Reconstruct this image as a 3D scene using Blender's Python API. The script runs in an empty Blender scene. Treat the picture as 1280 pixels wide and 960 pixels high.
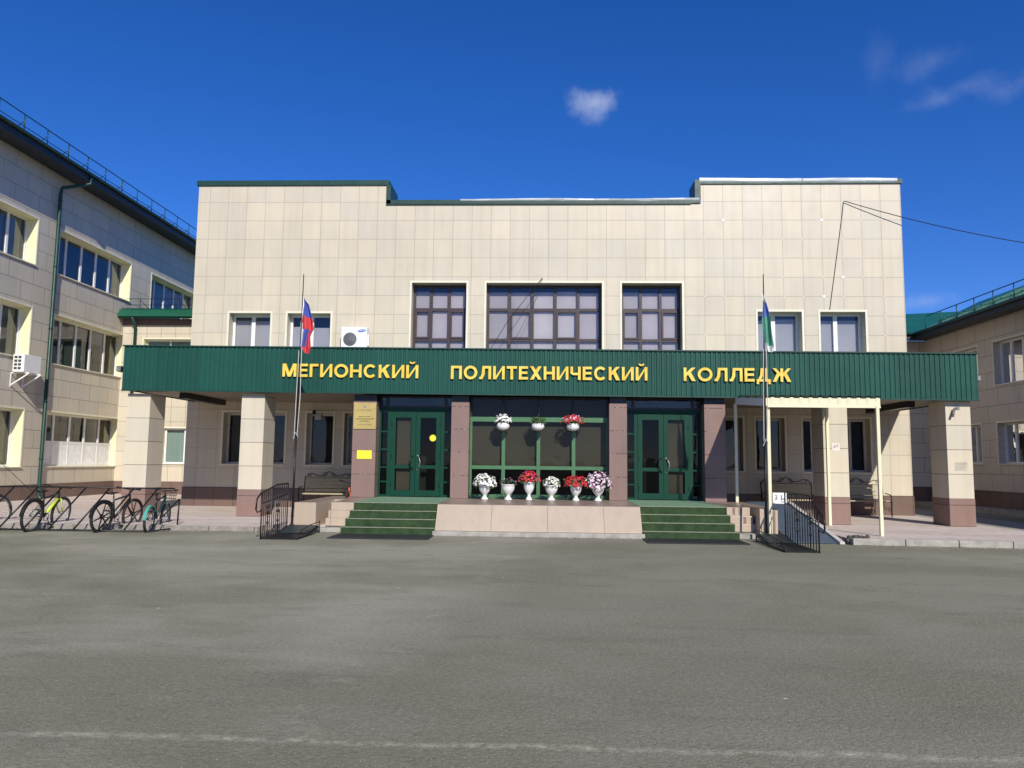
import bpy, bmesh, math, random
from mathutils import Vector, Matrix
random.seed(7)
R = math.radians
SC = bpy.context.scene
COL = SC.collection

# ------------------------------------------------------------------ camera
FPX, CX, CY, CZ = 946.52, 11.0176, -23.0634, 1.5817
YAW, PITCH, ROLL = 0.0401898, 0.1018818, 0.0112381
def camera():
    cy, sy = math.cos(YAW), math.sin(YAW)
    f = Vector((-sy*math.cos(PITCH), cy*math.cos(PITCH), math.sin(PITCH)))
    r = Vector((cy, sy, 0)); u = r.cross(f)
    c, s = math.cos(ROLL), math.sin(ROLL)
    r2 = c*r + s*u; u2 = -s*r + c*u
    cd = bpy.data.cameras.new('camera'); o = bpy.data.objects.new('camera', cd); COL.objects.link(o)
    cd.sensor_width = 36; cd.lens = FPX/1280*36; cd.clip_start = .1; cd.clip_end = 3000
    m = Matrix((r2, u2, -f)).transposed().to_4x4(); m.translation = Vector((CX, CY, CZ))
    o.matrix_world = m
    SC.camera = o
camera()

# ------------------------------------------------------------------ light
SUN_DIR = Vector((-.33, 1.0, -.72)).normalized()      # the way the light travels
EL = math.asin(-SUN_DIR.z); AZ = math.atan2(-SUN_DIR.x, -SUN_DIR.y)
def world():
    w = bpy.data.worlds.new('World'); SC.world = w; w.use_nodes = True
    nt = w.node_tree; N = nt.nodes; L = nt.links
    N.clear()
    out = N.new('ShaderNodeOutputWorld'); bg = N.new('ShaderNodeBackground')
    sky = N.new('ShaderNodeTexSky'); sky.sky_type = 'NISHITA'; sky.sun_disc = False
    sky.sun_elevation = EL; sky.sun_rotation = AZ
    sky.air_density = .9; sky.dust_density = .15; sky.ozone_density = 4.5; sky.altitude = 60
    bg.inputs['Strength'].default_value = .085
    tc = N.new('ShaderNodeTexCoord')
    hs = N.new('ShaderNodeHueSaturation'); hs.inputs['Saturation'].default_value = 1.17
    hs.inputs['Value'].default_value = 1.0
    tint = N.new('ShaderNodeMixRGB'); tint.blend_type = 'MULTIPLY'; tint.inputs[0].default_value = 1; tint.inputs[2].default_value = (.90,.93,1.30,1)
    L.new(sky.outputs[0], tint.inputs[1]); L.new(tint.outputs[0], hs.inputs['Color'])
    noise = N.new('ShaderNodeTexNoise'); noise.inputs['Scale'].default_value = 16; noise.inputs['Detail'].default_value = 7
    noise.inputs['Roughness'].default_value = .6
    L.new(tc.outputs['Generated'], noise.inputs['Vector'])
    cur = hs.outputs[0]
    # small clouds: direction, half size across, half size up, opacity
    for (d, sx, sz, op) in [((.0607,.8955,.4409), .034, .017, .44), ((.078,.894,.443), .022, .014, .20),
                        ((.3689,.8184,.4445), .018, .03, .06), ((.4191,.7971,.4348), .036, .016, .10),
                        ((.4574,.7926,.4062), .05, .012, .11), ((.4811,.7843,.3946), .024, .012, .12),
                        ((.4315,.8136,.4004), .04, .009, .10), ((.4399,.8785,.1882), .026, .011, .22)]:
        dv = Vector(d).normalized(); side = dv.cross(Vector((0,0,1))).normalized(); up = side.cross(dv)
        def dot(v):
            n = N.new('ShaderNodeVectorMath'); n.operation = 'DOT_PRODUCT'; n.inputs[1].default_value = v
            L.new(tc.outputs['Generated'], n.inputs[0]); return n.outputs['Value']
        def m(op_, a, b):
            n = N.new('ShaderNodeMath'); n.operation = op_
            for i, q in enumerate((a, b)):
                if hasattr(q, 'links'): L.new(q, n.inputs[i])
                elif q is not None: n.inputs[i].default_value = q
            return n.outputs[0]
        a = m('DIVIDE', dot(side), sx); b = m('DIVIDE', dot(up), sz)
        rr = m('SQRT', m('ADD', m('MULTIPLY', a, a), m('MULTIPLY', b, b)), None)
        # ragged edge: radius plus noise
        v = m('ADD', rr, m('MULTIPLY', m('SUBTRACT', noise.outputs[0], .5), 3.4))
        mr = N.new('ShaderNodeMapRange'); mr.interpolation_type = 'SMOOTHSTEP'
        L.new(v, mr.inputs['Value']); mr.inputs['From Min'].default_value = 1.35; mr.inputs['From Max'].default_value = -.5
        mr.inputs['To Min'].default_value = 0; mr.inputs['To Max'].default_value = op
        front = m('GREATER_THAN', dot(dv), .9)
        fac = m('MULTIPLY', mr.outputs[0], front)
        mx = N.new('ShaderNodeMixRGB'); mx.inputs[2].default_value = (6.5, 7.2, 8.6, 1)
        L.new(fac, mx.inputs[0]); L.new(cur, mx.inputs[1]); cur = mx.outputs[0]
    L.new(cur, bg.inputs['Color']); L.new(bg.outputs[0], out.inputs['Surface'])
world()
sd = bpy.data.lights.new('sun', 'SUN'); sd.energy = 3.9; sd.angle = R(.53); sd.color = (1, .945, .835)
so = bpy.data.objects.new('sun', sd); COL.objects.link(so)
so.rotation_euler = SUN_DIR.to_track_quat('-Z', 'Y').to_euler(); so.location = (20, -40, 40)
SC.view_settings.view_transform = 'Standard'; SC.view_settings.look = 'None'
SC.view_settings.exposure = .30; SC.view_settings.gamma = 1; SC.view_settings.use_curve_mapping = False
SC.render.engine = 'CYCLES'

# ------------------------------------------------------------------ materials
def lin(c):
    return tuple(((v/12.92) if v <= .04045 else ((v+.055)/1.055)**2.4) for v in (x/255 for x in c))
class NT:
    def __init__(s, name):
        s.mat = bpy.data.materials.new(name); s.mat.use_nodes = True
        s.nt = s.mat.node_tree; s.b = s.nt.nodes['Principled BSDF']; s.out = s.nt.nodes['Material Output']
    def n(s, t, **k):
        o = s.nt.nodes.new('ShaderNode'+t)
        for a, v in k.items(): setattr(o, a, v)
        return o
    def l(s, a, b): s.nt.links.new(a, b)
    def math(s, op, a, b=None, c=None, clamp=False):
        o = s.n('Math', operation=op); o.use_clamp = clamp
        for i, q in enumerate((a, b, c)):
            if q is None: continue
            if isinstance(q, (int, float)): o.inputs[i].default_value = q
            else: s.l(q, o.inputs[i])
        return o.outputs[0]
    def noise(s, scale, detail=4, vec=None, rough=.55):
        o = s.n('TexNoise'); o.inputs['Scale'].default_value = scale; o.inputs['Detail'].default_value = detail
        o.inputs['Roughness'].default_value = rough
        s.l(vec if vec else s.pos(), o.inputs['Vector']); return o.outputs[0]
    def pos(s):
        if not hasattr(s, '_p'): s._p = s.n('NewGeometry')
        return s._p.outputs['Position']
    def mix(s, f, a, b, mode='MIX'):
        o = s.n('MixRGB', blend_type=mode)
        for i, q in enumerate((f, a, b)):
            if isinstance(q, (int, float)): o.inputs[i].default_value = q
            elif isinstance(q, tuple): o.inputs[i].default_value = q if len(q) == 4 else q+(1,)
            else: s.l(q, o.inputs[i])
        return o.outputs[0]
    def rng(s, v, a, b, c, d):
        o = s.n('MapRange'); s.l(v, o.inputs[0])
        for i, q in enumerate((a, b, c, d)): o.inputs[i+1].default_value = q
        return o.outputs[0]
    def bump(s, h, dist, strength=1):
        o = s.n('Bump'); o.inputs['Distance'].default_value = dist; o.inputs['Strength'].default_value = strength
        s.l(h, o.inputs['Height']); s.l(o.outputs[0], s.b.inputs['Normal'])
MATS = {}
def plain(name, col, rough=.6, metal=0, var=.12, scale=6, bump=0, spec=.5, coat=0):
    """one painted / plastic / metal surface with slight unevenness"""
    if name in MATS: return MATS[name]
    t = NT(name); c = tuple(col)
    no = t.noise(scale, 5)
    lo = tuple(v*(1-var) for v in c); hi = tuple(min(1, v*(1+var)) for v in c)
    t.l(t.mix(t.rng(no, .3, .7, 0, 1), lo, hi), t.b.inputs['Base Color'])
    t.l(t.rng(t.noise(scale*3, 3), .3, .7, max(0, rough-.07), min(1, rough+.07)), t.b.inputs['Roughness'])
    t.b.inputs['Metallic'].default_value = metal; t.b.inputs['Specular IOR Level'].default_value = spec
    if bump: t.bump(t.noise(scale*6, 4), bump)
    MATS[name] = t.mat; return t.mat
def tiles(name, col, w, h, ou=0, ov=0, var=.045, rough=.42, joint=None, warm=(1.03, 1, .95), row_off=0):
    """ceramic granite cladding: joints follow the world position on every upright face"""
    if name in MATS: return MATS[name]
    t = NT(name)
    sp = t.n('SeparateXYZ'); t.l(t.pos(), sp.inputs[0])
    sn = t.n('SeparateXYZ'); t.l(t._p.outputs['Normal'], sn.inputs[0])
    isx = t.math('GREATER_THAN', t.math('ABSOLUTE', sn.outputs[0]), .7)
    u = t.math('ADD', t.math('MULTIPLY', sp.outputs[1], isx), t.math('MULTIPLY', sp.outputs[0], t.math('SUBTRACT', 1, isx)))
    cb = t.n('CombineXYZ')
    t.l(t.math('ADD', u, -ou+60*w), cb.inputs[0]); t.l(t.math('ADD', sp.outputs[2], -ov+10*h), cb.inputs[1])
    br = t.n('TexBrick'); br.offset = row_off; br.squash = 1
    br.inputs['Scale'].default_value = 1; br.inputs['Brick Width'].default_value = w; br.inputs['Row Height'].default_value = h
    br.inputs['Mortar Size'].default_value = .008; br.inputs['Mortar Smooth'].default_value = .15; br.inputs['Bias'].default_value = 0
    t.l(cb.outputs[0], br.inputs['Vector'])
    c = tuple(col)
    br.inputs['Color1'].default_value = tuple(v*(1-var) for v in c)+(1,)
    br.inputs['Color2'].default_value = tuple(min(1, v*(1+var*.5)*k) for v, k in zip(c, warm))+(1,)
    br.inputs['Mortar'].default_value = (joint or tuple(v*.38 for v in c))+(1,)
    big = t.rng(t.noise(.55, 4), .3, .7, .93, 1.05)
    # rain streaks: noise stretched downwards
    mp = t.n('Mapping'); mp.inputs['Scale'].default_value = (3.2, 3.2, .22); t.l(t.pos(), mp.inputs[0])
    st = t.rng(t.noise(1.6, 5, mp.outputs[0]), .42, .75, 1.0, .91)
    fine = t.rng(t.noise(55, 3), .3, .7, .965, 1.03)
    f = t.math('MULTIPLY', t.math('MULTIPLY', big, st), fine)
    cc = t.n('CombineXYZ'); [t.l(f, cc.inputs[i]) for i in range(3)]
    t.l(t.mix(1, br.outputs['Color'], cc.outputs[0], 'MULTIPLY'), t.b.inputs['Base Color'])
    t.l(t.rng(t.noise(3, 3), .3, .7, rough-.08, rough+.1), t.b.inputs['Roughness'])
    t.b.inputs['Specular IOR Level'].default_value = .4
    t.bump(t.math('SUBTRACT', 1, br.outputs['Fac']), .004, .6)
    MATS[name] = t.mat; return t.mat
def glass(name, tint=(.75,.8,.8), refl=1.0):
    if name in MATS: return MATS[name]
    t = NT(name); t.nt.nodes.remove(t.b)
    tr = t.n('BsdfTransparent'); tr.inputs[0].default_value = tint+(1,)
    gl = t.n('BsdfGlossy'); gl.inputs['Roughness'].default_value = .012; gl.inputs[0].default_value = (.95,.97,1,1)
    fr = t.n('Fresnel'); fr.inputs['IOR'].default_value = 1.55
    bp = t.n('Bump'); bp.inputs['Distance'].default_value = .010; bp.inputs['Strength'].default_value = .6
    t.l(t.noise(1.3, 2), bp.inputs['Height']); t.l(bp.outputs[0], gl.inputs['Normal'])
    mx = t.n('MixShader'); t.l(t.math('MULTIPLY', fr.outputs[0], 1.6*refl, clamp=True), mx.inputs[0])
    t.l(tr.outputs[0], mx.inputs[1]); t.l(gl.outputs[0], mx.inputs[2]); t.l(mx.outputs[0], t.out.inputs[0])
    MATS[name] = t.mat; return t.mat

BEIGE = (.595, .538, .430)
M_MAIN = tiles('beige_tile', BEIGE, .6, .6, .38, .69, joint=(.40,.36,.285))
M_PIL = tiles('beige_pillar_tile', (.60,.55,.44), 40, .6, -10, .79, joint=(.2,.17,.13))
M_LW = tiles('beige_wing_tile', (.57,.52,.43), 1.2, .612, .2, .62, row_off=.5, joint=(.17,.15,.12))
M_RW = tiles('tan_wing_tile', (.58,.52,.45), 1.2, .6, .3, .72, row_off=.5, joint=(.14,.12,.10))
M_BRN = tiles('brown_tile', (.17,.115,.10), .6, .6, .38, .09, joint=(.06,.035,.03), rough=.35)
M_BRP = tiles('brown_pillar_tile', (.245,.165,.145), 40, .58, -10, .64, joint=(.10,.05,.04), rough=.35)
M_TERR = tiles('pinkish_beige_tile', (.47,.385,.30), 1.2, .6, .35, .04, joint=(.30,.23,.18), rough=.35)
M_GREEN = plain('green_profiled_sheet', (.0055,.058,.046), .45, 0, .10, 1.5)
def sheet():
    t = NT('green_profiled_sheet'); sp = t.n('SeparateXYZ'); t.l(t.pos(), sp.inputs[0])
    fl = t.math('FLOOR', t.math('DIVIDE', sp.outputs[0], 1.10)); wn = t.n('TexWhiteNoise', noise_dimensions='1D'); t.l(fl, wn.inputs['W'])
    fr = t.math('FRACT', t.math('DIVIDE', sp.outputs[0], 1.10)); lap = t.rng(t.math('ABSOLUTE', t.math('SUBTRACT', fr, .5)), .488, .498, 0, .55)
    c = t.mix(wn.outputs[0], (.0060,.062,.046), (.0085,.077,.058)); c = t.mix(lap, c, (.002,.025,.020))
    mp = t.n('Mapping'); mp.inputs['Scale'].default_value = (5, 5, .5); t.l(t.pos(), mp.inputs[0])
    c = t.mix(t.rng(t.noise(1.5, 5, mp.outputs[0]), .5, .75, 0, .25), c, (.035,.095,.080))
    c = t.mix(t.rng(t.noise(1.2, 4), .45, .7, 0, .3), c, (.004,.045,.034))
    t.l(c, t.b.inputs['Base Color']); t.b.inputs['Roughness'].default_value = .55; t.b.inputs['Specular IOR Level'].default_value = .3
    t.bump(t.noise(1.6, 3), .03, .5); return t.mat
M_GREEN = sheet()
M_GREEND = plain('dark_green_sheet', (.006,.045,.032), .45, 0, .12, 2)
M_GREENR = plain('green_roof_sheet', (.010,.105,.062), .4, 0, .12, 1)
M_TIN = plain('galvanised_sheet', (.50,.53,.53), .45, .5, .12, 1.5)
M_SOFN = plain('soffit_navy', (.012,.018,.030), .5, 0, .1, 2)
M_SOF = plain('soffit_beige', (.27,.235,.18), .6, 0, .1, 2)
M_WHITE = plain('white_plastic', (.78,.78,.76), .35, 0, .04, 5)
M_WHITEG = plain('white_paint_worn', (.74,.73,.70), .5, 0, .1, 9)
M_CREAM = plain('cream_metal', (.74,.70,.48), .42, 0, .06, 4)
M_TRIM = plain('pale_window_trim', (.74,.70,.55), .45, 0, .05, 4)
M_YEL = plain('pale_yellow_reveal', (.80,.76,.47), .5, 0, .05, 3)
M_BRFR = plain('brown_window_frame', (.050,.032,.030), .4, 0, .1, 4)
M_BLIND = plain('mauve_grey_blind', (.60,.54,.55), .8, 0, .07, 1.2)
M_BL3 = [M_BLIND, M_BLIND, plain('dusty_mauve_blind', (.54,.49,.49), .8, 0, .1, .8), plain('pale_mauve_blind', (.65,.60,.60), .8, 0, .1, .9)]
M_BLINDG = plain('grey_blind', (.50,.49,.51), .8, 0, .07, 1.2)
M_BLINDT = plain('teal_pale_blind', (.40,.52,.46), .8, 0, .07, 1.2)
M_CURT = plain('pale_curtain', (.62,.58,.45), .8, 0, .1, 2)
M_DOOR = plain('green_door_frame', (.0015,.043,.024), .5, 0, .08, 3, 0, .25)
M_LGRN = plain('light_green_frame', (.065,.165,.075), .4, 0, .1, 3)
M_BLKF = plain('black_frame_and_shade', (.010,.010,.010), .4, 0, .1, 3)
M_IRON = plain('black_iron', (.013,.013,.014), .42, .3, .2, 12)
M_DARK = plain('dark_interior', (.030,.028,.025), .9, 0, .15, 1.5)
M_INT = plain('unlit_room_dark', (.055,.052,.050), .9, 0, .2, 1)  # dark colour stands for the gloom of rooms behind the glass
M_FILM = plain('brown_inner_screen', (.12,.098,.068), .8, 0, .12, .8)
M_CARP = plain('green_carpet', (.034,.062,.026), .95, 0, .35, 5, .004, .2)
M_CARPL = plain('worn_green_nosing', (.22,.25,.17), .8, 0, .2, 20, 0, .3)
M_RUB = plain('black_rubber', (.022,.024,.024), .7, 0, .3, 30, .004)
M_RAMP = plain('blue_grey_ramp_sheet', (.070,.095,.13), .6, .0, .15, 4, .002)
M_GOLD = plain('brass_plaque', (.56,.43,.15), .38, .35, .1, 5)
M_YPL = plain('yellow_plate', (.85,.72,.04), .5, 0, .03, 5)
def letters():
    t = NT('yellow_letter'); c = t.mix(t.rng(t.noise(5, 5), .42, .62, 0, 1), (.80,.60,.09), (.76,.49,.04))
    mp = t.n('Mapping'); mp.inputs['Scale'].default_value = (8, 8, 1); t.l(t.pos(), mp.inputs[0])
    c = t.mix(t.rng(t.noise(2, 4, mp.outputs[0]), .55, .72, 0, .4), c, (.80,.66,.25))
    t.l(c, t.b.inputs['Base Color']); t.b.inputs['Roughness'].default_value = .5; return t.mat
M_LET = letters()
M_TXT = plain('dark_lettering', (.06,.045,.02), .6)
M_TXTG = plain('grey_lettering', (.28,.26,.23), .6)
M_GREYM = plain('grey_metal', (.30,.31,.31), .4, .6, .1, 8)
M_WOOD = plain('bench_slat', (.42,.37,.25), .6, 0, .15, 15)
M_G_UP = glass('upper_glass', (.84,.85,.87), .9)
M_G = glass('window_glass', (.66,.69,.69), .45)
M_GD = glass('dark_door_glass', (.55,.58,.56), .22)
M_LEAF = plain('leaf_green', (.060,.120,.030), .6, 0, .4, 40)
M_LEAFD = plain('leaf_dark', (.035,.050,.025), .7, 0, .4, 40)
M_PWHITE = plain('white_petal', (.82,.82,.78), .6, 0, .06, 60)
M_PRED = plain('red_petal', (.55,.022,.03), .6, 0, .3, 60)
M_PPINK = plain('pink_petal', (.70,.50,.62), .6, 0, .25, 40)
M_PPURP = plain('purple_petal', (.30,.04,.16), .6, 0, .25, 40)
M_SOIL = plain('soil', (.05,.035,.025), .9)
M_TYRE = plain('tyre_rubber', (.020,.020,.020), .7, 0, .2, 30)
M_CONC = plain('weathered_concrete', (.36,.34,.30), .85, 0, .22, 5, .01, .3)
M_RED = plain('flag_red', (.55,.045,.05), .7, 0, .08, 5)

def asphalt():
    t = NT('asphalt'); P = t.pos()
    sp = t.n('SeparateXYZ'); t.l(P, sp.inputs[0]); X, Y = sp.outputs[0], sp.outputs[1]
    def stretched(sx, sy, rz=0):
        mp = t.n('Mapping'); mp.inputs['Scale'].default_value = (sx, sy, 1); mp.inputs['Rotation'].default_value = (0,0,R(rz)); t.l(P, mp.inputs[0]); return mp.outputs[0]
    col = t.mix(t.rng(t.noise(.26, 6, rough=.6), .40, .60, 0, 1), (.190,.188,.146), (.285,.280,.236))
    col = t.mix(t.rng(t.noise(1.0, 7, stretched(.22, .9, 6), .62), .45, .7, 0, .7), col, (.330,.322,.278))
    wob = t.math('MULTIPLY', t.math('SUBTRACT', t.noise(.7, 6, rough=.65), .5), 1.3)
    # lighter, dustier lane on the left, older grey-brown lane in the middle, worn edge between them
    e = t.math('ADD', t.math('ADD', X, t.math('MULTIPLY', Y, -.12)), wob)
    lane = t.math('MULTIPLY', t.rng(e, 11.1, 12.3, 0, 1), t.rng(e, 17.0, 20.5, 1, .45))
    col = t.mix(t.math('MULTIPLY', lane, .58), col, (.175,.170,.135))
    seam = t.math('MULTIPLY', t.rng(t.math('ABSOLUTE', t.math('SUBTRACT', e, 11.8)), .0, .35, 1, 0), t.rng(t.noise(3, 6, rough=.7), .54, .66, 0, .35))
    col = t.mix(seam, col, (.42,.41,.34))
    col = t.mix(t.rng(t.noise(.45, 7, rough=.65), .50, .62, 0, .50), col, (.160,.165,.115))
    # patches of rolled-in wear across the yard
    col = t.mix(t.rng(t.noise(1.6, 6, stretched(.5, 1.4, -4), .7), .54, .64, 0, .45), col, (.140,.138,.118))
    # grains of several sizes
    g1 = t.noise(26, 5, rough=.8); g2 = t.noise(95, 3, rough=.8)
    col = t.mix(t.rng(g1, .50, .66, 0, .42), col, (.075,.075,.066))
    col = t.mix(t.rng(g1, .46, .34, 0, .28), col, (.42,.41,.37))
    col = t.mix(t.rng(g2, .50, .68, 0, .6), col, (.06,.06,.055))
    st = t.n('TexVoronoi'); st.inputs['Scale'].default_value = 45; t.l(P, st.inputs['Vector'])
    col = t.mix(t.rng(st.outputs['Distance'], .0, .24, .75, 0), col, (.46,.45,.41))
    vo = t.n('TexVoronoi'); vo.inputs['Scale'].default_value = 1.1; t.l(P, vo.inputs['Vector'])
    col = t.mix(t.rng(vo.outputs['Distance'], .012, .024, .8, 0), col, (.62,.60,.52))
    v2 = t.n('TexVoronoi'); v2.inputs['Scale'].default_value = 2.3; t.l(stretched(1, 1, 30), v2.inputs['Vector'])
    col = t.mix(t.rng(v2.outputs['Distance'], .02, .045, .6, 0), col, (.09,.085,.07))
    # pale worn joint across the yard
    jw = t.math('ADD', t.math('ADD', Y, 18.66), t.math('MULTIPLY', t.math('SUBTRACT', t.noise(1.6, 6, rough=.65), .5), .16))
    jj = t.rng(t.math('ABSOLUTE', jw), .004, .06, 1, 0)
    jj = t.math('MULTIPLY', jj, t.rng(t.noise(9, 6, rough=.75), .42, .62, 0, .55))
    col = t.mix(jj, col, (.50,.48,.41))
    # hairline cracks
    vc = t.n('TexVoronoi', feature='DISTANCE_TO_EDGE'); vc.inputs['Scale'].default_value = .17
    w2 = t.n('VectorMath', operation='ADD'); t.l(P, w2.inputs[0])
    nz = t.n('TexNoise'); nz.inputs['Scale'].default_value = .9; nz.inputs['Detail'].default_value = 5; t.l(P, nz.inputs['Vector'])
    sc = t.n('VectorMath', operation='SCALE'); sc.inputs['Scale'].default_value = 2.2; t.l(nz.outputs['Color'], sc.inputs[0]); t.l(sc.outputs[0], w2.inputs[1])
    t.l(w2.outputs[0], vc.inputs['Vector'])
    crack = t.math('MULTIPLY', t.rng(vc.outputs[0], .0004, .0020, .35, 0), t.rng(t.noise(.35, 3), .5, .6, 0, 1))
    col = t.mix(crack, col, (.09,.09,.08))
    col = t.mix(1.0, col, (1.15,1.11,1.0), 'MULTIPLY')
    t.l(col, t.b.inputs['Base Color']); t.b.inputs['Roughness'].default_value = .9; t.b.inputs['Specular IOR Level'].default_value = .25
    t.bump(t.math('ADD', t.math('ADD', t.math('MULTIPLY', g1, .55), t.math('MULTIPLY', g2, .5)), t.math('MULTIPLY', st.outputs['Distance'], .5)), .012, .6)
    return t.mat
def pavers():
    t = NT('pink_pavers'); P = t.pos()
    br = t.n('TexBrick'); br.inputs['Scale'].default_value = 1; br.inputs['Brick Width'].default_value = .2; br.inputs['Row Height'].default_value = .1
    br.inputs['Mortar Size'].default_value = .006; br.inputs['Mortar Smooth'].default_value = .2
    br.inputs['Color1'].default_value = (.54,.42,.37,1); br.inputs['Color2'].default_value = (.64,.55,.49,1); br.inputs['Mortar'].default_value = (.27,.22,.19,1)
    t.l(P, br.inputs['Vector'])
    mp = t.n('Mapping'); mp.inputs['Scale'].default_value = (.35, 1.5, 1); t.l(P, mp.inputs[0])
    bands = t.rng(t.noise(1.1, 4, mp.outputs[0]), .45, .6, 0, .55)
    col = t.mix(bands, br.outputs[0], (.62,.58,.53))
    col = t.mix(t.rng(t.noise(8, 5), .5, .75, 0, .4), col, (.32,.28,.25))
    t.l(col, t.b.inputs['Base Color']); t.b.inputs['Roughness'].default_value = .85
    t.bump(t.math('SUBTRACT', 1, br.outputs['Fac']), .006, .6)
    return t.mat
M_ASPH = asphalt(); M_PAV = pavers()

# ------------------------------------------------------------------ mesh helpers
class MB:
    def __init__(s): s.v = []; s.f = []; s.mi = []; s.cur = 0; s.smooth = []
    def add(s, vs, fs, sm=False):
        b = len(s.v); s.v += [tuple(q) for q in vs]
        for f in fs: s.f.append([b+i for i in f]); s.mi.append(s.cur); s.smooth.append(sm)
    def box(s, a, b):
        x0, x1 = sorted((a[0], b[0])); y0, y1 = sorted((a[1], b[1])); z0, z1 = sorted((a[2], b[2]))
        s.add([(x0,y0,z0),(x1,y0,z0),(x1,y1,z0),(x0,y1,z0),(x0,y0,z1),(x1,y0,z1),(x1,y1,z1),(x0,y1,z1)],
              [(0,3,2,1),(4,5,6,7),(0,1,5,4),(1,2,6,5),(2,3,7,6),(3,0,4,7)]); return s
    def obox(s, c, ax, ay, az):
        """box from a centre and three half-axis vectors"""
        c, ax, ay, az = map(Vector, (c, ax, ay, az)); vs = []
        for k in (-1, 1):
            for (i, j) in ((-1,-1),(1,-1),(1,1),(-1,1)): vs.append(c+i*ax+j*ay+k*az)
        s.add(vs, [(0,3,2,1),(4,5,6,7),(0,1,5,4),(1,2,6,5),(2,3,7,6),(3,0,4,7)]); return s
    def quad(s, a, b, c, d): s.add([a,b,c,d], [(0,1,2,3)]); return s
    def tube(s, pts, r, n=8, cap=True, closed=False):
        pts = [Vector(p) for p in pts]; m = len(pts)
        rs = r if isinstance(r, (list, tuple)) else [r]*m
        ref = None; vs = []
        for i, p in enumerate(pts):
            if closed: d = pts[(i+1) % m]-pts[i-1]
            else: d = pts[min(i+1, m-1)]-pts[max(i-1, 0)]
            d = d.normalized() if d.length > 1e-9 else Vector((0,0,1))
            if ref is None: ref = d.orthogonal().normalized()
            else:
                ref = (ref-d*ref.dot(d)); ref = ref.normalized() if ref.length > 1e-6 else d.orthogonal().normalized()
            u = ref; w = d.cross(u)
            for k in range(n):
                a = 2*math.pi*k/n; vs.append(p+rs[i]*(math.cos(a)*u+math.sin(a)*w))
        fs = []
        for i in range(m if closed else m-1):
            j = (i+1) % m
            for k in range(n): fs.append((i*n+k, i*n+(k+1) % n, j*n+(k+1) % n, j*n+k))
        if cap and not closed: fs += [tuple(range(n))[::-1], tuple((m-1)*n+k for k in range(n))]
        s.add(vs, fs, n > 5); return s
    def lathe(s, prof, c=(0,0,0), n=20):
        vs = []; m = len(prof)
        for r, z in prof:
            for k in range(n): a = 2*math.pi*k/n; vs.append((c[0]+r*math.cos(a), c[1]+r*math.sin(a), c[2]+z))
        fs = [(i*n+k, i*n+(k+1) % n, (i+1)*n+(k+1) % n, (i+1)*n+k) for i in range(m-1) for k in range(n)]
        fs += [tuple(range(n))[::-1], tuple((m-1)*n+k for k in range(n))]
        s.add(vs, fs, True); return s
    def prism(s, poly, axis, a, b):
        """polygon in the two other axes, stretched along axis from a to b"""
        def p(u, v, w):
            return {0: (w, u, v), 1: (u, w, v), 2: (u, v, w)}[axis]
        n = len(poly)
        s.add([p(u, v, a) for u, v in poly]+[p(u, v, b) for u, v in poly],
              [tuple(range(n)), tuple(range(n, 2*n))[::-1]]+[(i, i+n, (i+1) % n+n, (i+1) % n) for i in range(n)]); return s
    def ico(s, c, r, sub=1, jitter=0):
        bm = bmesh.new(); bmesh.ops.create_icosphere(bm, subdivisions=sub, radius=1)
        vs = [Vector(c)+Vector((v.co.x*r[0], v.co.y*r[1], v.co.z*r[2]))*(1+random.uniform(-jitter, jitter)) for v in bm.verts]
        fs = [tuple(v.index for v in f.verts) for f in bm.faces]; bm.free(); s.add(vs, fs, True); return s
    def build(s, name, mat, parent=None, bevel=0):
        org = Vector(parent['_o']) if parent is not None and '_o' in parent else Vector((0,0,0))
        me = bpy.data.meshes.new(name)
        me.from_pydata([tuple(Vector(v)-org) for v in s.v], [], s.f)
        for m in (mat if isinstance(mat, (list, tuple)) else [mat]): me.materials.append(m)
        me.polygons.foreach_set('material_index', s.mi); me.polygons.foreach_set('use_smooth', s.smooth)
        bm = bmesh.new(); bm.from_mesh(me); bmesh.ops.recalc_face_normals(bm, faces=bm.faces); bm.to_mesh(me); bm.free()
        me.update()
        o = bpy.data.objects.new(name, me); COL.objects.link(o)
        if parent is not None: o.parent = parent; o['_o'] = list(org)
        if bevel:
            b = o.modifiers.new('bevel', 'BEVEL'); b.width = bevel; b.segments = 2; b.limit_method = 'ANGLE'
        return o
def root(name, loc, label, cat, group=None, rz=0):
    o = bpy.data.objects.new(name, None); COL.objects.link(o); o.empty_display_size = .2
    o.location = loc; o.rotation_euler = (0,0,rz); o['label'] = label; o['category'] = cat; o['_o'] = list(loc)
    if group: o['group'] = group
    return o
def proto(name, label, cat, group=None):
    return root(name, (0,0,0), label, cat, group)
def tag(o, label, cat, group=None):
    o['label'] = label; o['category'] = cat
    if group: o['group'] = group
    return o
def ground_it(o):
    """move a one-mesh thing's origin to its own base"""
    me = o.data; xs = [v.co for v in me.vertices]
    c = Vector((sum(v.x for v in xs)/len(xs), sum(v.y for v in xs)/len(xs), min(v.z for v in xs)))
    me.transform(Matrix.Translation(-c)); o.location = c; return o
def struct(o): o['kind'] = 'structure'; return o
def dup(o, loc=None, rz=None, label=None, parent=None):
    c = o.copy(); COL.objects.link(c); c.parent = parent
    if loc is not None: c.location = loc
    if rz is not None: c.rotation_euler = (0,0,rz)
    if label: c['label'] = label
    for ch in list(o.children): dup(ch, parent=c)
    return c

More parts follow.
